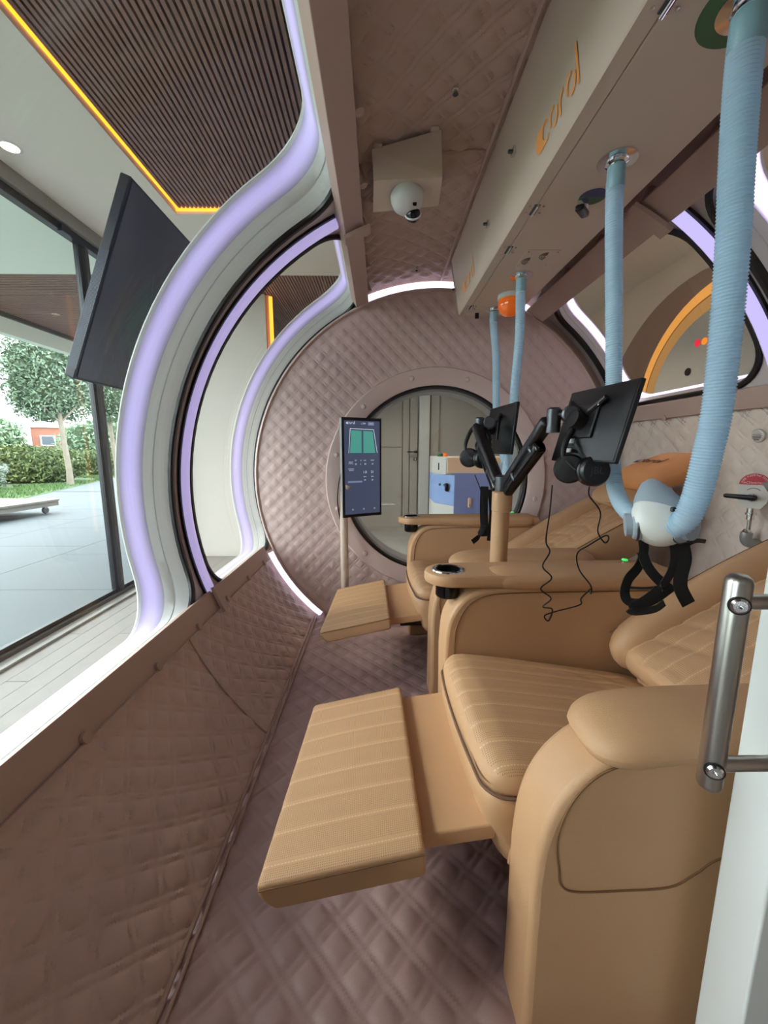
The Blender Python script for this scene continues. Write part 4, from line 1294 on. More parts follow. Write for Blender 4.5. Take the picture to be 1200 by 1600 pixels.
tag(gm.build('lawn_grass', M['grass']), 'short green grass blades of the lawn beyond the terrace', 'grass', kind='stuff')

def leaf_mat(name, c1, c2):
    m = mat(name, c1, 0.6, noise=0.0)
    nt = m.node_tree
    p = nt.nodes['Principled BSDF']
    geo = nt.nodes.new('ShaderNodeNewGeometry')
    mx = nt.nodes.new('ShaderNodeMix'); mx.data_type = 'RGBA'
    mx.inputs[6].default_value = c1
    mx.inputs[7].default_value = c2
    nt.links.new(geo.outputs['Random Per Island'], mx.inputs[0])
    nt.links.new(mx.outputs[2], p.inputs['Base Color'])
    return m
M['leaf_tree'] = leaf_mat('clipped_tree_leaf', srgb(70, 88, 68), srgb(130, 150, 124))
M['leaf_hedge'] = leaf_mat('hedge_leaf', srgb(64, 80, 44), srgb(120, 134, 80))
M['leaf_dark'] = leaf_mat('grey_bush_leaf', srgb(96, 110, 96), srgb(160, 172, 156))
M['leaf_far'] = leaf_mat('far_tree_leaf', srgb(98, 124, 96), srgb(150, 172, 140))
M['bark'] = mat('pale_bark', srgb(132, 122, 108), 0.9, noise=0.3, nscale=8, bump=0.5, bscale=30)
def foliage(n, c, half, leaf, power=4.0, lump=0.08):
    """leaf clusters filling the outer layer of a rounded block"""
    m = MB()
    bumps = [(rng.normal(size=3), rng.uniform(0, 6.28)) for _ in range(6)]
    for k in range(n):
        d = rng.normal(size=3)
        d /= np.abs(d ** power).sum() ** (1 / power)
        l = sum(math.sin(4 * (b[0] @ d) + b[1]) for b in bumps) / 6
        s = (1 + lump * l * 2) * rng.uniform(0.80, 1.04)
        p = np.array(c) + d * np.array(half) * s
        t = rng.normal(size=3); t /= np.linalg.norm(t)
        u = np.cross(t, rng.normal(size=3)); u /= np.linalg.norm(u)
        L = leaf * rng.uniform(0.7, 1.3)
        a = p - t * L
        b = p + t * L
        w_ = u * L * 0.42
        m.add([a, p + w_, b, p - w_], [(0, 1, 2, 3)])
    return m
def core(c, half):
    m = MB().sphere((0, 0, 0), 1.0, 20, 12)
    def f(x, y, z):
        q = np.array([x, y, z]); q = q / (np.abs(q ** 4).sum() ** 0.25 + 1e-9)
        return tuple(np.array(c) + q * np.array(half) * 0.84)
    return m.xf(f)
M['core'] = mat('inner_twigs', srgb(58, 70, 48), 0.95, noise=0.3, nscale=6)
def tree(label, base, crown_c, half, tr=0.09, n=7000, leaf=0.07, lm='leaf_tree'):
    t = thing('clipped_tree', label, 'tree', base, group='clipped trees on the lawn')
    foliage(n, crown_c, half, leaf).build('crown', M[lm], t, kind='stuff')
    core(crown_c, half).build('crown_core', M['core'], t)
    top = crown_c[2] - half[2] * 0.6
    MB().tube([(0, 0, 0), (0.02, 0, 0.5), (-0.04, 0.02, 1.2), (-0.10, 0, top)], [tr * 1.25, tr, tr * 0.95, tr * 0.8], 12).build('trunk', M['bark'], t)
    for a in (0.5, 2.4, 4.3):
        MB().tube([(-0.08, 0, crown_c[2] - half[2] * 1.12), (-0.08 + 0.5 * math.cos(a), 0.5 * math.sin(a), crown_c[2] - half[2] * 0.7)], [0.04, 0.025], 8).build('branch', M['bark'], t)
    return t
tree('box clipped tree standing on the lawn, left of the window post', (-11.0, 14.05, 0), (-0.62, 0.35, 3.68), (1.0, 1.0, 1.36), n=8000)
tree('second clipped tree half hidden behind the dark window post', (-12.2, 18.4, 0), (0.15, 0.0, 4.0), (1.15, 1.15, 1.45), n=5000)

def bush(name, label, base, half, n, leaf, lm, cat='hedge', cz=None):
    t = thing(name, label, cat, base)
    c = (0, 0, half[2] * (0.98 if cz is None else cz))
    foliage(n, c, half, leaf, 3.0, 0.12).build('foliage', M[lm], t, kind='stuff')
    core(c, [h * 0.96 for h in half]).build('inner_twigs', M['core'], t)
    MB().tube([(0, 0, -0.02), (0.02, 0.0, half[2] * 0.5)], 0.05, 8).build('stem', M['bark'], t)
    return t
bush('garden_hedge', 'rounded yellow-green hedge behind the lawn, left of the tree trunk', (-13.5, 15.4, 0), (1.8, 1.1, 0.66), 9000, 0.075, 'leaf_hedge')
bush('garden_hedge', 'yellow-green hedge right of the tree trunk', (-13.9, 20.6, 0), (1.5, 1.3, 0.62), 6000, 0.075, 'leaf_hedge')
bush('garden_bush', 'silvery grey bush at the left edge of the lawn', (-12.7, 12.2, 0), (0.9, 0.8, 0.46), 2600, 0.07, 'leaf_dark', 'bush')
bush('garden_bush', 'tall pale green shrub behind the right hedge', (-16.6, 24.6, 0), (2.6, 1.6, 1.5), 4000, 0.13, 'leaf_far', 'bush')
# far trees and houses
bush('distant_tree', 'hazy green tree between the far brick houses', (-41.5, 43.5, -1), (2.2, 2.2, 2.9), 2500, 0.30, 'leaf_far', 'tree')
bush('distant_tree', 'hazy green tree at far left behind the brick houses', (-66, 62, -1), (6, 4, 3.8), 2500, 0.4, 'leaf_far', 'tree')
bush('distant_tree', 'hazy green tree far behind the clipped trees', (-37, 64, -1), (8, 4, 3.4), 2500, 0.4, 'leaf_far', 'tree')
M['brick_red'] = mat('red_brick_wall', srgb(156, 102, 86), 0.9, noise=0.12, nscale=1.5)
M['pale_render'] = mat('pale_render', srgb(214, 206, 198), 0.9)
M['pane_dark'] = mat('dark_window_pane', srgb(70, 80, 90), 0.2)
def house(label, loc, w, d, h, wins):
    hs = thing('brick_house', label, 'house', loc, math.radians(35))
    MB().box(-w / 2, w / 2, -d / 2, d / 2, 0, h).build('wall', M['brick_red'], hs)
    MB().box(-w / 2 - 0.2, w / 2 + 0.2, -d / 2 - 0.2, d / 2 + 0.2, h, h + 0.25).build('roof_slab', M['pale_render'], hs)
    MB().box(-w * 0.2, w * 0.1, -d * 0.2, d * 0.2, h + 0.25, h + 1.0).build('roof_house', M['pale_render'], hs)
    MB().box(-w / 2 - 0.05, w / 2 + 0.05, -d / 2 - 0.05, d / 2 + 0.05, h * 0.42, h * 0.52).build('floor_band', M['pale_render'], hs)
    for wx, wz in wins:
        f = MB().box(wx - 0.7, wx + 0.7, -d / 2 - 0.08, -d / 2, wz, wz + 1.2).build('window', M['pale_render'], hs)
        MB().box(wx - 0.55, wx + 0.55, -d / 2 - 0.1, -d / 2 - 0.08, wz + 0.12, wz + 1.08).build('pane', M['pane_dark'], f)
house('distant flat-roofed brick house left of the clipped tree', (-51, 50, -2.2), 9, 7, 5.0, ((-3, 3.2), (0, 3.2), (3, 3.2)))
house('distant brick house partly behind the clipped tree', (-39, 50.5, -2.2), 6.5, 6, 6.0, ((-1.8, 3.9), (1.6, 3.9)))
M['far_ground'] = mat('far_meadow', srgb(128, 146, 104), 0.95, noise=0.2, nscale=0.2)
MB().box(-120, 30, 21, 120, -2.6, -2.2).build('floor_valley', M['far_ground'], kind='structure', label='hazy green ground beyond the hedges')
MB().box(-120, -14, -40, 21, -2.6, -2.2).build('floor_valley_side', M['far_ground'], kind='structure', label='hazy green ground at the left beyond the hedges')
# low wooden platform on castors
pf = thing('castor_platform', 'low grey wooden platform on castors standing on the terrace', 'platform', (-7.35, 7.05, 0), math.radians(-4))
M['grey_wood'] = mat('weathered_grey_wood', srgb(132, 128, 122), 0.8, noise=0.2, nscale=5)
for k in range(6):
    MB().box(-1.0, 1.0, -0.75 + k * 0.25, -0.505 + k * 0.25, 0.24, 0.275).build('board', M['grey_wood'], pf, bevel=0.004)
MB().box(-0.98, 0.98, -0.74, -0.70, 0.15, 0.24).build('side_beam', M['grey_wood'], pf)
MB().box(-0.98, 0.98, 0.70, 0.74, 0.15, 0.24).build('side_beam', M['grey_wood'], pf)
MB().box(0.94, 0.98, -0.70, 0.70, 0.15, 0.24).build('end_beam', M['grey_wood'], pf)
for sx in (-1, 1):
    for sy in (-1, 1):
        w_ = MB().lathe([(0.0, -0.02), (0.06, -0.02), (0.065, 0), (0.06, 0.02), (0.0, 0.02)], 18, (sx * 0.80, sy * 0.62, 0.065), (1, 0, 0), caps=False).build('castor', M['dark_steel'], pf)
        MB().box(sx * 0.80 - 0.03, sx * 0.80 + 0.03, sy * 0.62 - 0.03, sy * 0.62 + 0.03, 0.10, 0.15).build('castor_fork', M['alu_grey'], w_)
# ------------------------------------------------------------------ machine seen through the porthole
mc = thing('gas_machine', 'blue and white machine cabinet with beige top, seen through the porthole', 'machine', (0.64, 4.2, 0))
M['machine_blue'] = mat('machine_blue', srgb(128, 146, 206), 0.5)
M['machine_blue2'] = mat('machine_light_blue', srgb(150, 180, 232), 0.5)
M['machine_beige'] = mat('machine_beige', srgb(226, 190, 156), 0.55)
# body: white side, blue front with chamfered left edge
MB().prism([(0.0, 0.28), (0.17, 0.0), (1.10, 0.0), (1.10, 0.75), (0.0, 0.75)], 'z', 0.04, 0.62).build('lower_body', M['white'], mc, bevel=0.006)
MB().prism([(0.172, -0.012), (1.10, -0.012), (1.10, 0.0), (0.172, 0.0)], 'z', 0.06, 0.98).build('front_panel', M['machine_blue'], mc, bevel=0.003)
MB().prism([(0.0, 0.28), (0.17, 0.0), (1.10, 0.0), (1.10, 0.75), (0.0, 0.75)], 'z', 0.62, 0.95).build('middle_body', M['machine_blue2'], mc, bevel=0.006)
MB().prism([(0.0, 0.30), (0.10, 0.14), (1.10, 0.14), (1.10, 0.75), (0.0, 0.75)], 'z', 0.95, 1.15).build('upper_body', M['white'], mc, bevel=0.006)
MB().prism([(0.115, 0.115), (1.10, 0.115), (1.10, 0.14), (0.115, 0.14)], 'z', 0.97, 1.14).build('beige_panel', M['machine_beige'], mc, bevel=0.003)
hl = MB().rbox((0.34, -0.022, 0.66), (0.036, 0.02, 0.11), (0.016, 0.008, 0.016), (1, 1, 2)).build('door_handle', M['machine_beige'], mc)
MB().lathe([(0.006, 0), (0.006, 0.004)], 10, (0.34, -0.033, 0.635), (0, -1, 0)).build('lock', M['black'], hl)
nrm = Vector((-0.28, -0.17, 0)).normalized()
def onface(t, z, o=0.004):
    return (0.0 + 0.17 * t + nrm.x * o, 0.28 - 0.28 * t + nrm.y * o, z)
for t, z in ((0.25, 0.46), (0.62, 0.43), (0.25, 0.34), (0.62, 0.31)):
    MB().lathe([(0.03, 0), (0.03, 0.008), (0.022, 0.012)], 16, onface(t, z, 0.0), tuple(nrm)).build('gauge', M['dark_steel'], mc)
for t, z, m_ in ((0.3, 0.84, 'green_print'), (0.55, 0.84, 'blue_print')):
    MB().lathe([(0.014, 0), (0.014, 0.012)], 12, onface(t, z, 0.0), tuple(nrm)).build('button', M[m_], mc)
MB().rbox((0.10, 0.07, 0.82), (0.03, 0.06, 0.09), 0.01, (1, 1, 1)).build('connector', M['black'], mc)
MB().box(0.03, 0.06, 0.232, 0.245, 1.0, 1.08).build('slot', M['black'], mc)
for k, m_ in enumerate(('green_print', 'orange_dome')):
    MB().lathe([(0.03, 0), (0.03, 0.03), (0.02, 0.04)], 14, (0.06 + 0.06 * k, 0.32, 1.15), (0, 0, 1)).build('signal_lamp', M[m_], mc)

# ------------------------------------------------------------------ information display on a pole
ds = thing('display_stand', 'tall slim touch display on a beige pole in front of the porthole', 'display', (-0.232, 2.52, 0.0))
MB().tube([(0, 0.03, 0.0), (0, 0.03, 0.80)], 0.026, 20).build('pole', M['duct'], ds)
MB().lathe([(0.075, 0), (0.075, 0.008), (0.03, 0.014)], 28, (0, 0.03, 0.004), (0, 0, 1)).build('foot_plate', M['duct'], ds)
MB().tube([(0, 0.03, 0.78), (0.0, 0.035, 0.95), (0.03, 0.02, 1.0)], 0.022, 14).build('pole_neck', M['duct'], ds)
# screen turned a little to the right
DA = math.radians(28)
DH, DWd = 0.645, 0.285
def dsp(u, w, z):                                     # u across, w out of the screen (towards the seats)
    return (-0.005 + u * math.cos(DA) + w * math.sin(DA), 0.0 + u * math.sin(DA) - w * math.cos(DA), 0.785 + z)
def dbox(u0, u1, w0, w1, z0, z1):
    return MB().box(u0, u1, w0, w1, z0, z1).xf(dsp)
dbox(0, DWd, -0.035, 0.0, 0, DH).build('housing', M['alu_grey'], ds, bevel=0.004)
dbox(0, DWd, 0.0, 0.006, 0, DH).build('bezel', M['black'], ds, bevel=0.002)
M['screen_bg'] = mat('screen_glow', srgb(56, 64, 86), 0.15, emit=srgb(76, 86, 112), es=0.4)
scr = dbox(0.016, DWd - 0.014, 0.006, 0.0068, 0.02, DH - 0.02).build('screen', M['screen_bg'], ds)
M['screen_green'] = mat('screen_green', srgb(70, 150, 136), 0.2, emit=srgb(76, 150, 138), es=0.55)
M['screen_white'] = mat('screen_white', srgb(200, 210, 225), 0.2, emit=srgb(200, 210, 225), es=0.55)
M['screen_dim'] = mat('screen_dim', srgb(120, 130, 158), 0.2, emit=srgb(112, 124, 156), es=0.55)
def poly(pts, w, nm, m_):
    MB().add([dsp(u, w, z) for u, z in pts], [tuple(range(len(pts)))]).build(nm, M[m_], scr)
poly([(0.055, 0.42), (0.065, 0.565), (0.138, 0.562), (0.138, 0.42)], 0.0072, 'graph_area', 'screen_green')
poly([(0.150, 0.42), (0.150, 0.562), (0.218, 0.560), (0.238, 0.42)], 0.0072, 'graph_area', 'screen_green')
for a, b in (((0.046, 0.42), (0.058, 0.575)), ((0.058, 0.575), (0.226, 0.571)), ((0.226, 0.571), (0.252, 0.42))):
    d = Vector((b[0] - a[0], b[1] - a[1])).normalized() * 0.0018
    poly([(a[0] - d.y, a[1] + d.x), (a[0] + d.y, a[1] - d.x), (b[0] + d.y, b[1] - d.x), (b[0] - d.y, b[1] + d.x)], 0.0074, 'graph_line', 'screen_white')
logo(lambda x, y: dsp(0.036 + x * 0.0125, 0.0074, 0.603 + y * 0.0125), 'lettering', M['screen_white'], scr)
poly([(0.185, 0.598), (0.185, 0.618), (0.228, 0.618), (0.228, 0.598)], 0.0074, 'tab_button', 'screen_dim')
for txt, u, z, s in (('1.394', 0.150, 0.608, 0.016), ('OFF', 0.206, 0.608, 0.010), ('1.8', 0.160, 0.295, 0.022), ('21', 0.215, 0.295, 0.022), ('MAX', 0.160, 0.265, 0.010), ('BAR', 0.215, 0.265, 0.010), ('40', 0.160, 0.243, 0.014), ('36', 0.215, 0.243, 0.014), ('SET', 0.095, 0.372, 0.011), ('15', 0.130, 0.372, 0.011), ('AIR', 0.160, 0.372, 0.011), ('TEMP', 0.215, 0.372, 0.011), ('20', 0.095, 0.348, 0.014), ('2', 0.130, 0.348, 0.014), ('80', 0.163, 0.348, 0.014), ('18', 0.215, 0.348, 0.014), ('STATUS', 0.060, 0.352, 0.010), ('HOLD', 0.060, 0.362, 0.010), ('INTERNAL', 0.062, 0.318, 0.009), ('SESSION', 0.062, 0.308, 0.009)):
    text_mesh(txt, s, lambda x, y, u=u, z=z: dsp(u + x, 0.0074, z + y), 'readout', M['screen_white'], scr)
poly([(0.038, 0.228), (0.038, 0.240), (0.140, 0.240), (0.140, 0.228)], 0.0073, 'bar_button', 'screen_dim')
for u in (0.07, 0.15, 0.23):
    poly([(u - 0.006, 0.045), (u - 0.006, 0.057), (u + 0.006, 0.057), (u + 0.006, 0.045)], 0.0074, 'icon', 'screen_dim')
MB().tube([tuple(p) for p in bez([dsp(0.02, -0.036, 0.35), (-0.035, 0.03, 0.98), (-0.038, 0.03, 0.85), (-0.012, 0.03, 0.72)], 8)], 0.004, 8).build('cable', M['black'], ds)

# ------------------------------------------------------------------ monitor arm on the console
pa = thing('monitor_stand', 'black double monitor stand on a tan pole between the two recliners', 'monitor arm', (0.482, 1.522, 0.792))
def PA(p):
    return tuple(Vector(p) - Vector((0.482, 1.522, 0.792)))
MB().lathe([(0.034, -0.785), (0.034, 0.195)], 28, (0, 0, 0), (0, 0, 1)).build('pole', M['tan'], pa)
MB().rbox((0.003, 0, 0.2325), (0.076, 0.072, 0.085), (0.032, 0.032, 0.006), (2, 2, 2)).build('collar', M['tan'], pa)
MB().lathe([(0.030, 0.185), (0.030, 0.192), (0.024, 0.192)], 24, (0, 0, 0), (0, 0, 1)).build('clamp_ring', M['black'], pa)
MB().lathe([(0.026, 0.27), (0.026, 0.33), (0.018, 0.336)], 24, (0, 0, 0), (0, 0, 1)).build('pivot', M['dark_steel'], pa)
def arm(p0, p1, w_, h_, nm, m_):
    """boxy spring arm from p0 to p1"""
    p0, p1 = Vector(p0), Vector(p1)
    t = (p1 - p0).normalized()
    s = t.cross(Vector((0, 0, 1))).normalized()
    n = s.cross(t)
    L = (p1 - p0).length
    return MB().rbox((L / 2, 0, 0), (L, w_, h_), (0.012, w_ * 0.35, h_ * 0.4), (6, 2, 2), lambda x, y, z: PA(p0 + t * x + s * y + n * z))
J0 = Vector((0.495, 1.505, 1.085))
JN = Vector((0.530, 1.240, 1.318))
JF = Vector((0.446, 1.815, 1.335))
J1 = Vector((0.472, 1.53, 1.085))
for a, b in ((J0, JN), (J1, JF)):
    u = arm(a + Vector((0, 0, 0.012)), b + Vector((0, 0, 0.0)), 0.046, 0.040, 'x', None).build('spring_arm', M['black'], pa)
    lower = arm(a.lerp(b, 0.02) - Vector((0, 0, 0.026)), a.lerp(b, 0.86) - Vector((0, 0, 0.044)), 0.040, 0.046, 'x', None).build('arm_cover', M['black_gloss'], u)
    for t in (0.30, 0.72):
        q = a.lerp(b, t) - Vector((0, 0, 0.026))
        arm(q - (b - a) * 0.03, q + (b - a) * 0.03, 0.046, 0.050, 'x', None).build('arm_band', M['dark_steel'], u)
    MB().lathe([(0.021, -0.040), (0.021, 0.030), (0.016, 0.036)], 22, PA(b + Vector((0.012, -0.006, 0))), (0, 0, 1)).build('end_pivot', M['dark_steel'], pa)
    hub = b + Vector((0.050, -0.040, 0.012)) if b is JN else b + Vector((0.055, -0.02, 0.012))
    MB().tube([PA(b + Vector((0.012, -0.006, 0.016))), PA(hub)], 0.014, 14).build('end_link', M['black'], pa)
    MB().lathe([(0.028, -0.02), (0.028, 0.016), (0.022, 0.020), (0.022, 0.018), (0.010, 0.018), (0.010, 0.022), (0.0, 0.022)], 26, PA(hub), (-0.35, -0.94, 0)).build('tilt_hub', M['dark_steel'], pa)
text_mesh('M', 0.018, lambda x, y: PA(J0.lerp(JN, 0.86) + Vector((-0.020, -0.02, 0.005)) + Vector((0.25, -0.6, 0.7)).normalized() * x * 0.3 + Vector((0.0, 0.0, 1)) * y), 'arm_mark', M['dark_steel'], pa)

def monitor(label, c, yaw, tilt, w_, h_):
    """seen from behind: screen side is +x in local space"""
    m = thing('monitor', label, 'monitor', c, yaw)
    ct, st = math.cos(tilt), math.sin(tilt)
    def T(x, y, z):
        return (x * ct + z * st, y, -x * st + z * ct)
    MB().box(0.0, 0.014, -w_ / 2, w_ / 2, -h_ / 2, h_ / 2).xf(T).build('screen_frame', M['black'], m, bevel=0.003)
    a, b = (w_ / 2 - 0.004, h_ / 2 - 0.004), (w_ / 2 * 0.42, h_ / 2 * 0.5)
    def ring(q, x):
        return [(x, -q[0], -q[1]), (x, q[0], -q[1]), (x, q[0], q[1]), (x, -q[0], q[1])]
    MB().loft([ring(a, 0.0), ring(((a[0] + b[0]) / 2, (a[1] + b[1]) / 2), -0.010), ring(b, -0.022)], caps=True).xf(T).build('back_cover', M['black'], m, bevel=0.003)
    MB().box(0.014, 0.015, -w_ / 2 + 0.012, w_ / 2 - 0.012, -h_ / 2 + 0.012, h_ / 2 - 0.012).xf(T).build('screen', M['black_gloss'], m)
    vs_ = MB().box(-0.030, -0.022, -0.055, 0.055, -0.05, 0.05).xf(T).build('mount_plate', M['black'], m, bevel=0.006)
    for sy in (-1, 1):
        MB().tube([T(-0.030, sy * 0.01, 0.02), T(-0.030, sy * 0.075, 0.062)], [0.010, 0.008], 10).build('mount_ear', M['black'], vs_)
        MB().lathe([(0.005, 0), (0.005, 0.004), (0, 0.005)], 10, T(-0.032, sy * 0.055, 0.045), (-1, 0, 0), caps=False).build('mount_screw', M['chrome'], vs_)
    MB().tube([T(-0.03, 0, 0), T(-0.062, 0, 0.0)], 0.026, 18).build('mount_boss', M['black'], m)
    for dz, sz in ((-0.055, 0.016), (-0.085, 0.012)):
        MB().box(-0.0235, -0.0205, 0.02, 0.06, dz - sz / 2, dz + sz / 2).xf(T).build('sticker', M['white'], m)
    for k in range(3):
        MB().box(-0.0145, -0.0125, w_ * 0.34 + k * 0.006, w_ * 0.34 + 0.002 + k * 0.006, h_ * 0.3, h_ * 0.38).xf(T).build('vent_slot', M['dark_steel'], m)
    return m
monitor('larger looking black monitor seen from behind, on the nearer arm', (0.622, 1.165, 1.300), math.radians(8), math.radians(15), 0.290, 0.225)
monitor('smaller looking black monitor seen from behind, on the farther arm before the porthole', (0.570, 1.875, 1.318), math.radians(4), math.radians(5), 0.325, 0.225)

# ------------------------------------------------------------------ headphones hung on the arm ends
def headphones(label, c, yaw, cables, txt=True):
    h = thing('headphones', label, 'headphones', c, yaw)
    for k, (ox, oy, oz) in enumerate(((-0.024, 0.024, 0.004), (0.018, -0.030, 0.0))):
        dd = (0.0, -1, 0.06) if k else (-0.5, -0.8, 0.05)
        ear = MB().lathe([(0.0, -0.026), (0.034, -0.026), (0.042, -0.020), (0.044, -0.006), (0.040, 0.0), (0.044, 0.004), (0.044, 0.012), (0.038, 0.020), (0.0, 0.023)], 30, (ox, oy, oz), dd, caps=False).build('ear_cup', M['black'], h)
        if k and txt:
            text_mesh('JBL', 0.030, lambda x, y: (ox + x, oy - 0.0235 + 0.12 * abs(x) * 0, oz + y + 0.002), 'lettering', M['dark_steel'], ear)
    band = bez([(-0.044, 0.02, 0.02), (-0.042, 0.03, 0.07), (-0.01, 0.035, 0.135), (0.022, 0.01, 0.148), (0.048, -0.012, 0.105), (0.052, -0.02, 0.05), (0.044, -0.022, 0.01)], 8)
    MB().tube(band, [0.0065 + 0.004 * math.sin(math.pi * i / (len(band) - 1)) for i in range(len(band))], 10).build('headband', M['black'], h)
    MB().tube(bez([(-0.05, 0.0, 0.03), (-0.02, -0.02, 0.0), (0.01, -0.03, 0.02), (0.04, -0.056, 0.025)], 8), 0.0018, 6).build('wire', M['dark_steel'], h)
    inv = Matrix.Rotation(-yaw, 3, 'Z')
    for pts in cables:
        MB().tube([tuple(inv @ (Vector(p) - Vector(c))) for p in bez(pts, 8)], 0.0022, 6).build('cord', M['black_fabric'], h)
    return h
cab1 = [at(u, v, Y=Y) for u, v, Y in ((863, 758, 1.14), (859, 800, 1.14), (853, 845, 1.13), (859, 862, 1.13), (848, 885, 1.12), (862, 903, 1.12), (845, 920, 1.11), (861, 935, 1.11), (848, 948, 1.11), (863, 952, 1.10), (857, 970, 1.10), (851, 962, 1.10), (870, 955, 1.10), (906, 945, 1.11), (908, 935, 1.11), (923, 920, 1.12))]
cab2 = [at(u, v, Y=Y) for u, v, Y in ((921, 760, 1.14), (921, 775, 1.14), (938, 800, 1.14), (934, 830, 1.14), (945, 848, 1.14), (951, 842, 1.14), (946, 837, 1.14), (920, 852, 1.14), (902, 865, 1.13), (905, 890, 1.13), (923, 915, 1.12), (923, 928, 1.12))]
headphones('black over-ear headphones with thin cord hanging below the larger monitor', (0.598, 1.150, 1.165), math.radians(0), [cab1, cab2])
headphones('black headphones hanging on the farther arm before the porthole', (0.447, 1.80, 1.185), math.radians(10), [[at(742, 742, Y=1.8), at(752, 770, Y=1.8), at(756, 800, Y=1.8)]], txt=False)

# ------------------------------------------------------------------ breathing masks
M['mask_white'] = mat('mask_white_shell', srgb(226, 228, 222), 0.35)
M['mask_silicone'] = mat('mask_grey_silicone', srgb(160, 172, 182), 0.4)
def ribbon(path, width, axis, th=0.0025):
    P = bez(path, 8)
    W = Vector(axis).normalized() * width / 2
    loops = []
    for i, p in enumerate(P):
        t = (P[min(i + 1, len(P) - 1)] - P[max(i - 1, 0)]).normalized()
        w_ = (W - t * W.dot(t))
        w_ = w_.normalized() * width / 2 if w_.length > 1e-4 else W
        n = t.cross(w_).normalized() * th / 2
        loops.append([tuple(p + w_ + n), tuple(p - w_ + n), tuple(p - w_ - n), tuple(p + w_ - n)])
    return MB().loft(loops, True, True)
def mask(label, c, straps):
    m = thing('breathing_mask', label, 'mask', c)
    # open face side looks up, right and away; the nose end points up to the left
    fd = Vector((0.50, 0.42, 0.76)).normalized()
    sx = Vector((-0.80, 0.10, 0.55)); sx = (sx - fd * sx.dot(fd)).normalized()
    sy = fd.cross(sx)
    def T(x, y, z):
        return tuple(sx * x + sy * y + fd * z)
    N = 30
    def ring(a, b, z, shift=0.0, lift=0.0):
        out = []
        for q in range(N):
            t = 2 * math.pi * q / N
            cx_ = math.cos(t)
            out.append(T(a * cx_ + shift, b * math.sin(t) * (1 - 0.22 * cx_), z + lift * max(0.0, cx_)))
        return out
    shell = [ring(0.070 * r, 0.060 * r, z, 0.004) for r, z in ((0.02, -0.078), (0.34, -0.076), (0.60, -0.069), (0.80, -0.056), (0.92, -0.038), (0.985, -0.018), (1.0, 0.004))]
    MB().loft(shell).build('shell', M['mask_white'], m, sharp=70)
    cu = [ring(0.071, 0.061, -0.004, 0.004), ring(0.074, 0.062, 0.012, 0.004, 0.012), ring(0.068, 0.056, 0.030, 0.008, 0.030), ring(0.056, 0.046, 0.040, 0.010, 0.036), ring(0.050, 0.040, 0.034, 0.010, 0.034), ring(0.060, 0.050, 0.0, 0.004)]
    MB().loft(cu).build('cushion', M['mask_silicone'], m, sharp=70)
    for d, q in ((Vector((0.34, -0.92, 0.05)), Vector((0.014, -0.040, -0.020))), (Vector((-0.90, 0.42, -0.10)), None)):
        d = d.normalized()
        q = d * 0.040 - fd * 0.026 if q is None else q
        po = MB().lathe([(0.040, 0.0), (0.040, 0.010), (0.036, 0.018), (0.030, 0.020), (0.030, 0.034)], 26, tuple(q), tuple(d)).build('port', M['mask_silicone'], m)
        MB().lathe([(0.041, 0.006), (0.043, 0.009), (0.041, 0.012)], 26, tuple(q), tuple(d), caps=False).build('port_ring', M['dark_steel'], po)
    for p in ((-0.012, -0.062, 0.026), (0.022, -0.052, -0.052), (-0.060, 0.0, 0.0)):
        MB().rbox(p, (0.026, 0.010, 0.012), 0.003, (1, 1, 1)).build('buckle', M['black'], m)
    for pts, w_, ax in straps:
        ribbon([Vector(p) - Vector(c) for p in pts], w_, ax).build('strap', M['black_fabric'], m, sharp=50)
    return m
mcx = tuple(at(1034, 806, Y=0.975))
st = [
 ([at(1003, 832, Y=0.99), at(1006, 860, Y=0.99), at(998, 885, Y=0.99), at(982, 905, Y=0.985), at(976, 926, Y=0.98), at(984, 940, Y=0.97), at(1010, 938, Y=0.96)], 0.026, (1, 0.1, 0.3)),
 ([at(1003, 862, Y=0.985), at(1012, 885, Y=0.975), at(1028, 905, Y=0.965), at(1048, 922, Y=0.95)], 0.026, (0.8, 0.1, 0.6)),
 ([at(1053, 852, Y=0.945), at(1053, 880, Y=0.94), at(1040, 908, Y=0.935), at(1015, 932, Y=0.93), at(986, 950, Y=0.925)], 0.022, (0.7, 0.1, 0.7)),
 ([at(1052, 918, Y=0.945), at(1020, 940, Y=0.935), at(985, 950, Y=0.925), at(992, 956, Y=0.92), at(1022, 952, Y=0.92), at(1038, 942, Y=0.925)], 0.018, (0.2, 0.1, 1)),
 ([at(1064, 845, Y=0.945), at(1070, 872, Y=0.94), at(1064, 900, Y=0.935), at(1064, 920, Y=0.93), at(1076, 944, Y=0.925)], 0.034, (1, 0, 0.25)),
 ([at(1068, 868, Y=0.945), at(1075, 852, Y=0.955), at(1088, 845, Y=0.975), at(1102, 846, Y=1.0)], 0.011, (0.2, 0, 1)),
 ([at(983, 918, Y=0.985), at(1010, 919, Y=0.97), at(1035, 916, Y=0.955)], 0.006, (0, 0, 1)),
]
mask('white and grey breathing mask with black straps hanging over the nearest recliner', mcx, st)
m2 = (0.700, 2.16, 1.062)
mask('farther breathing mask half hidden behind the monitor arm', m2, [
 ([at(757, 760, Y=2.12), at(756, 800, Y=2.10), at(758, 838, Y=2.08)], 0.045, (1, 0.1, 0)),
 ([at(757, 820, Y=2.08), at(748, 838, Y=2.07), at(738, 847, Y=2.06)], 0.03, (0.5, 0.1, 0.8)),
 ([at(765, 765, Y=2.13), at(768, 800, Y=2.11), at(764, 845, Y=2.08)], 0.025, (1, 0.1, 0))])

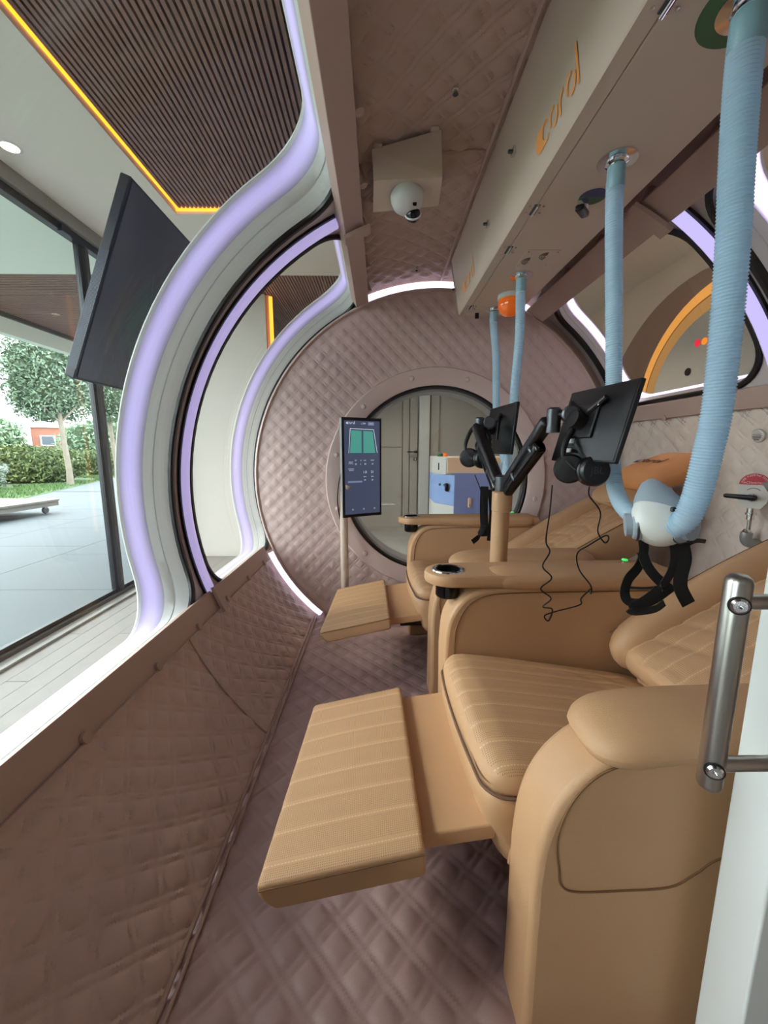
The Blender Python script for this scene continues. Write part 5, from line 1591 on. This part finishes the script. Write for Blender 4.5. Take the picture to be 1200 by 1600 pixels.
# ------------------------------------------------------------------ fire valve on the right quilted wall
vp = Vector((1.66, 1.70, 1.035))
fv = thing('fire_valve', 'fire system valve with red half round sign and black lever on the right wall', 'valve', tuple(vp))
fn_ = Vector((-0.80, -0.60, 0)).normalized()          # sign faces the viewer side
fx_ = Vector((0.60, -0.80, 0)).normalized()
def FV(x, z, o=0.0):
    return tuple(fx_ * x + fn_ * o + Vector((0, 0, z)))
R2 = 0.056
M['sign_plate'] = mat('sign_plate', srgb(206, 198, 188), 0.45, 0.1)
M['sign_red'] = mat('sign_red', srgb(196, 38, 52), 0.45)
plate = [(R2 * math.cos(math.radians(t)), 0.036 + R2 * math.sin(math.radians(t))) for t in range(0, 181, 12)] + [(-0.046, -0.04), (-0.03, -0.066), (0.03, -0.066), (0.046, -0.04)]
MB().loft([[FV(x, z, 0.0) for x, z in plate], [FV(x, z, 0.006) for x, z in plate]], True, True).build('plate', M['sign_plate'], fv)
half = [(0.052 * math.cos(math.radians(t)), 0.038 + 0.050 * math.sin(math.radians(t))) for t in range(0, 181, 9)]
sg = MB().loft([[FV(x, z, 0.006) for x, z in half], [FV(x, z, 0.0075) for x, z in half]], True, True).build('red_sign', M['sign_red'], fv)
text_mesh('ACTIVATION', 0.0125, lambda x, y: FV(x, 0.046 + y, 0.0082), 'lettering', M['white'], sg)
word = 'FIRE FIGHTING SYSTEM'
for k, ch in enumerate(word):
    if ch == ' ': continue
    a = math.radians(165 - 150 * k / (len(word) - 1))
    text_mesh(ch, 0.0115, lambda x, y, a=a: FV(0.042 * math.cos(a) + x * math.sin(a) + y * math.cos(a), 0.038 + 0.042 * math.sin(a) - x * math.cos(a) + y * math.sin(a), 0.0082), 'letter', M['white'], sg)
MB().tube([FV(0.028 * math.cos(math.radians(t)), -0.005 + 0.028 * math.sin(math.radians(t)), 0.0065) for t in range(40, 141, 10)], 0.0012, 6).build('arrow_arc', M['black'], fv)
MB().lathe([(0.018, 0), (0.018, 0.012), (0.012, 0.018)], 20, FV(0, -0.018, 0.006), tuple(fn_)).build('valve_boss', M['chrome'], fv)
MB().rbox((-0.040, 0, 0), (0.115, 0.022, 0.024), (0.010, 0.010, 0.010), (4, 1, 1), lambda x, y, z: FV(x, -0.018 + z * (1 + x * 2.2) - 0.06 * x * 0.4, 0.026 + y)).build('lever', M['black'], fv)
MB().tube([FV(0.03, 0.03, 0.0), FV(0.075, 0.055, -0.02), FV(0.11, 0.05, -0.05)], [0.024, 0.024, 0.024], 16).build('inlet_pipe', M['alu_grey'], fv)
MB().lathe([(0.016, 0), (0.016, 0.02), (0.020, 0.022), (0.020, 0.03), (0.014, 0.032), (0.014, 0.052)], 18, FV(0, -0.066, -0.004), (0, 0, -1)).build('nut', M['chrome'], fv)
MB().tube([FV(0, -0.10, -0.004), FV(0, -0.19, -0.004)], 0.0075, 12).build('pipe', M['steel'], fv)
MB().tube([tuple(p) for p in bez([FV(-0.004, -0.178, -0.004), FV(-0.004, -0.205, -0.004), FV(0.004, -0.224, -0.012), FV(0.03, -0.232, -0.05)], 6)], 0.022, 16).build('elbow', M['alu_grey'], fv)
MB().lathe([(0.016, 0), (0.018, 0.012), (0.012, 0.022)], 16, FV(-0.004, -0.185, -0.004), (0, 0, 1)).build('nut', M['chrome'], fv)
# small round speaker vent on the right wall
pvt = Vector(cyl(12.3, 1.754, R - 0.012))
vt = thing('wall_vent', 'small round perforated vent in the quilted right wall', 'vent', tuple(pvt))
vd = (-math.cos(math.radians(12.3)), 0, -math.sin(math.radians(12.3)))
MB().lathe([(0.030, -0.004), (0.030, 0.006), (0.026, 0.009), (0.0, 0.009)], 26, (0, 0, 0), vd, caps=False).build('vent_plate', M['sign_plate'], vt)
for k in range(5):
    z = -0.016 + k * 0.008
    MB().tube([(vd[0] * 0.0095, -math.sqrt(0.02 ** 2 - z * z), z + vd[2] * 0.0095), (vd[0] * 0.0095, math.sqrt(0.02 ** 2 - z * z), z + vd[2] * 0.0095)], 0.0018, 6).build('vent_slot', M['dark_steel'], vt)
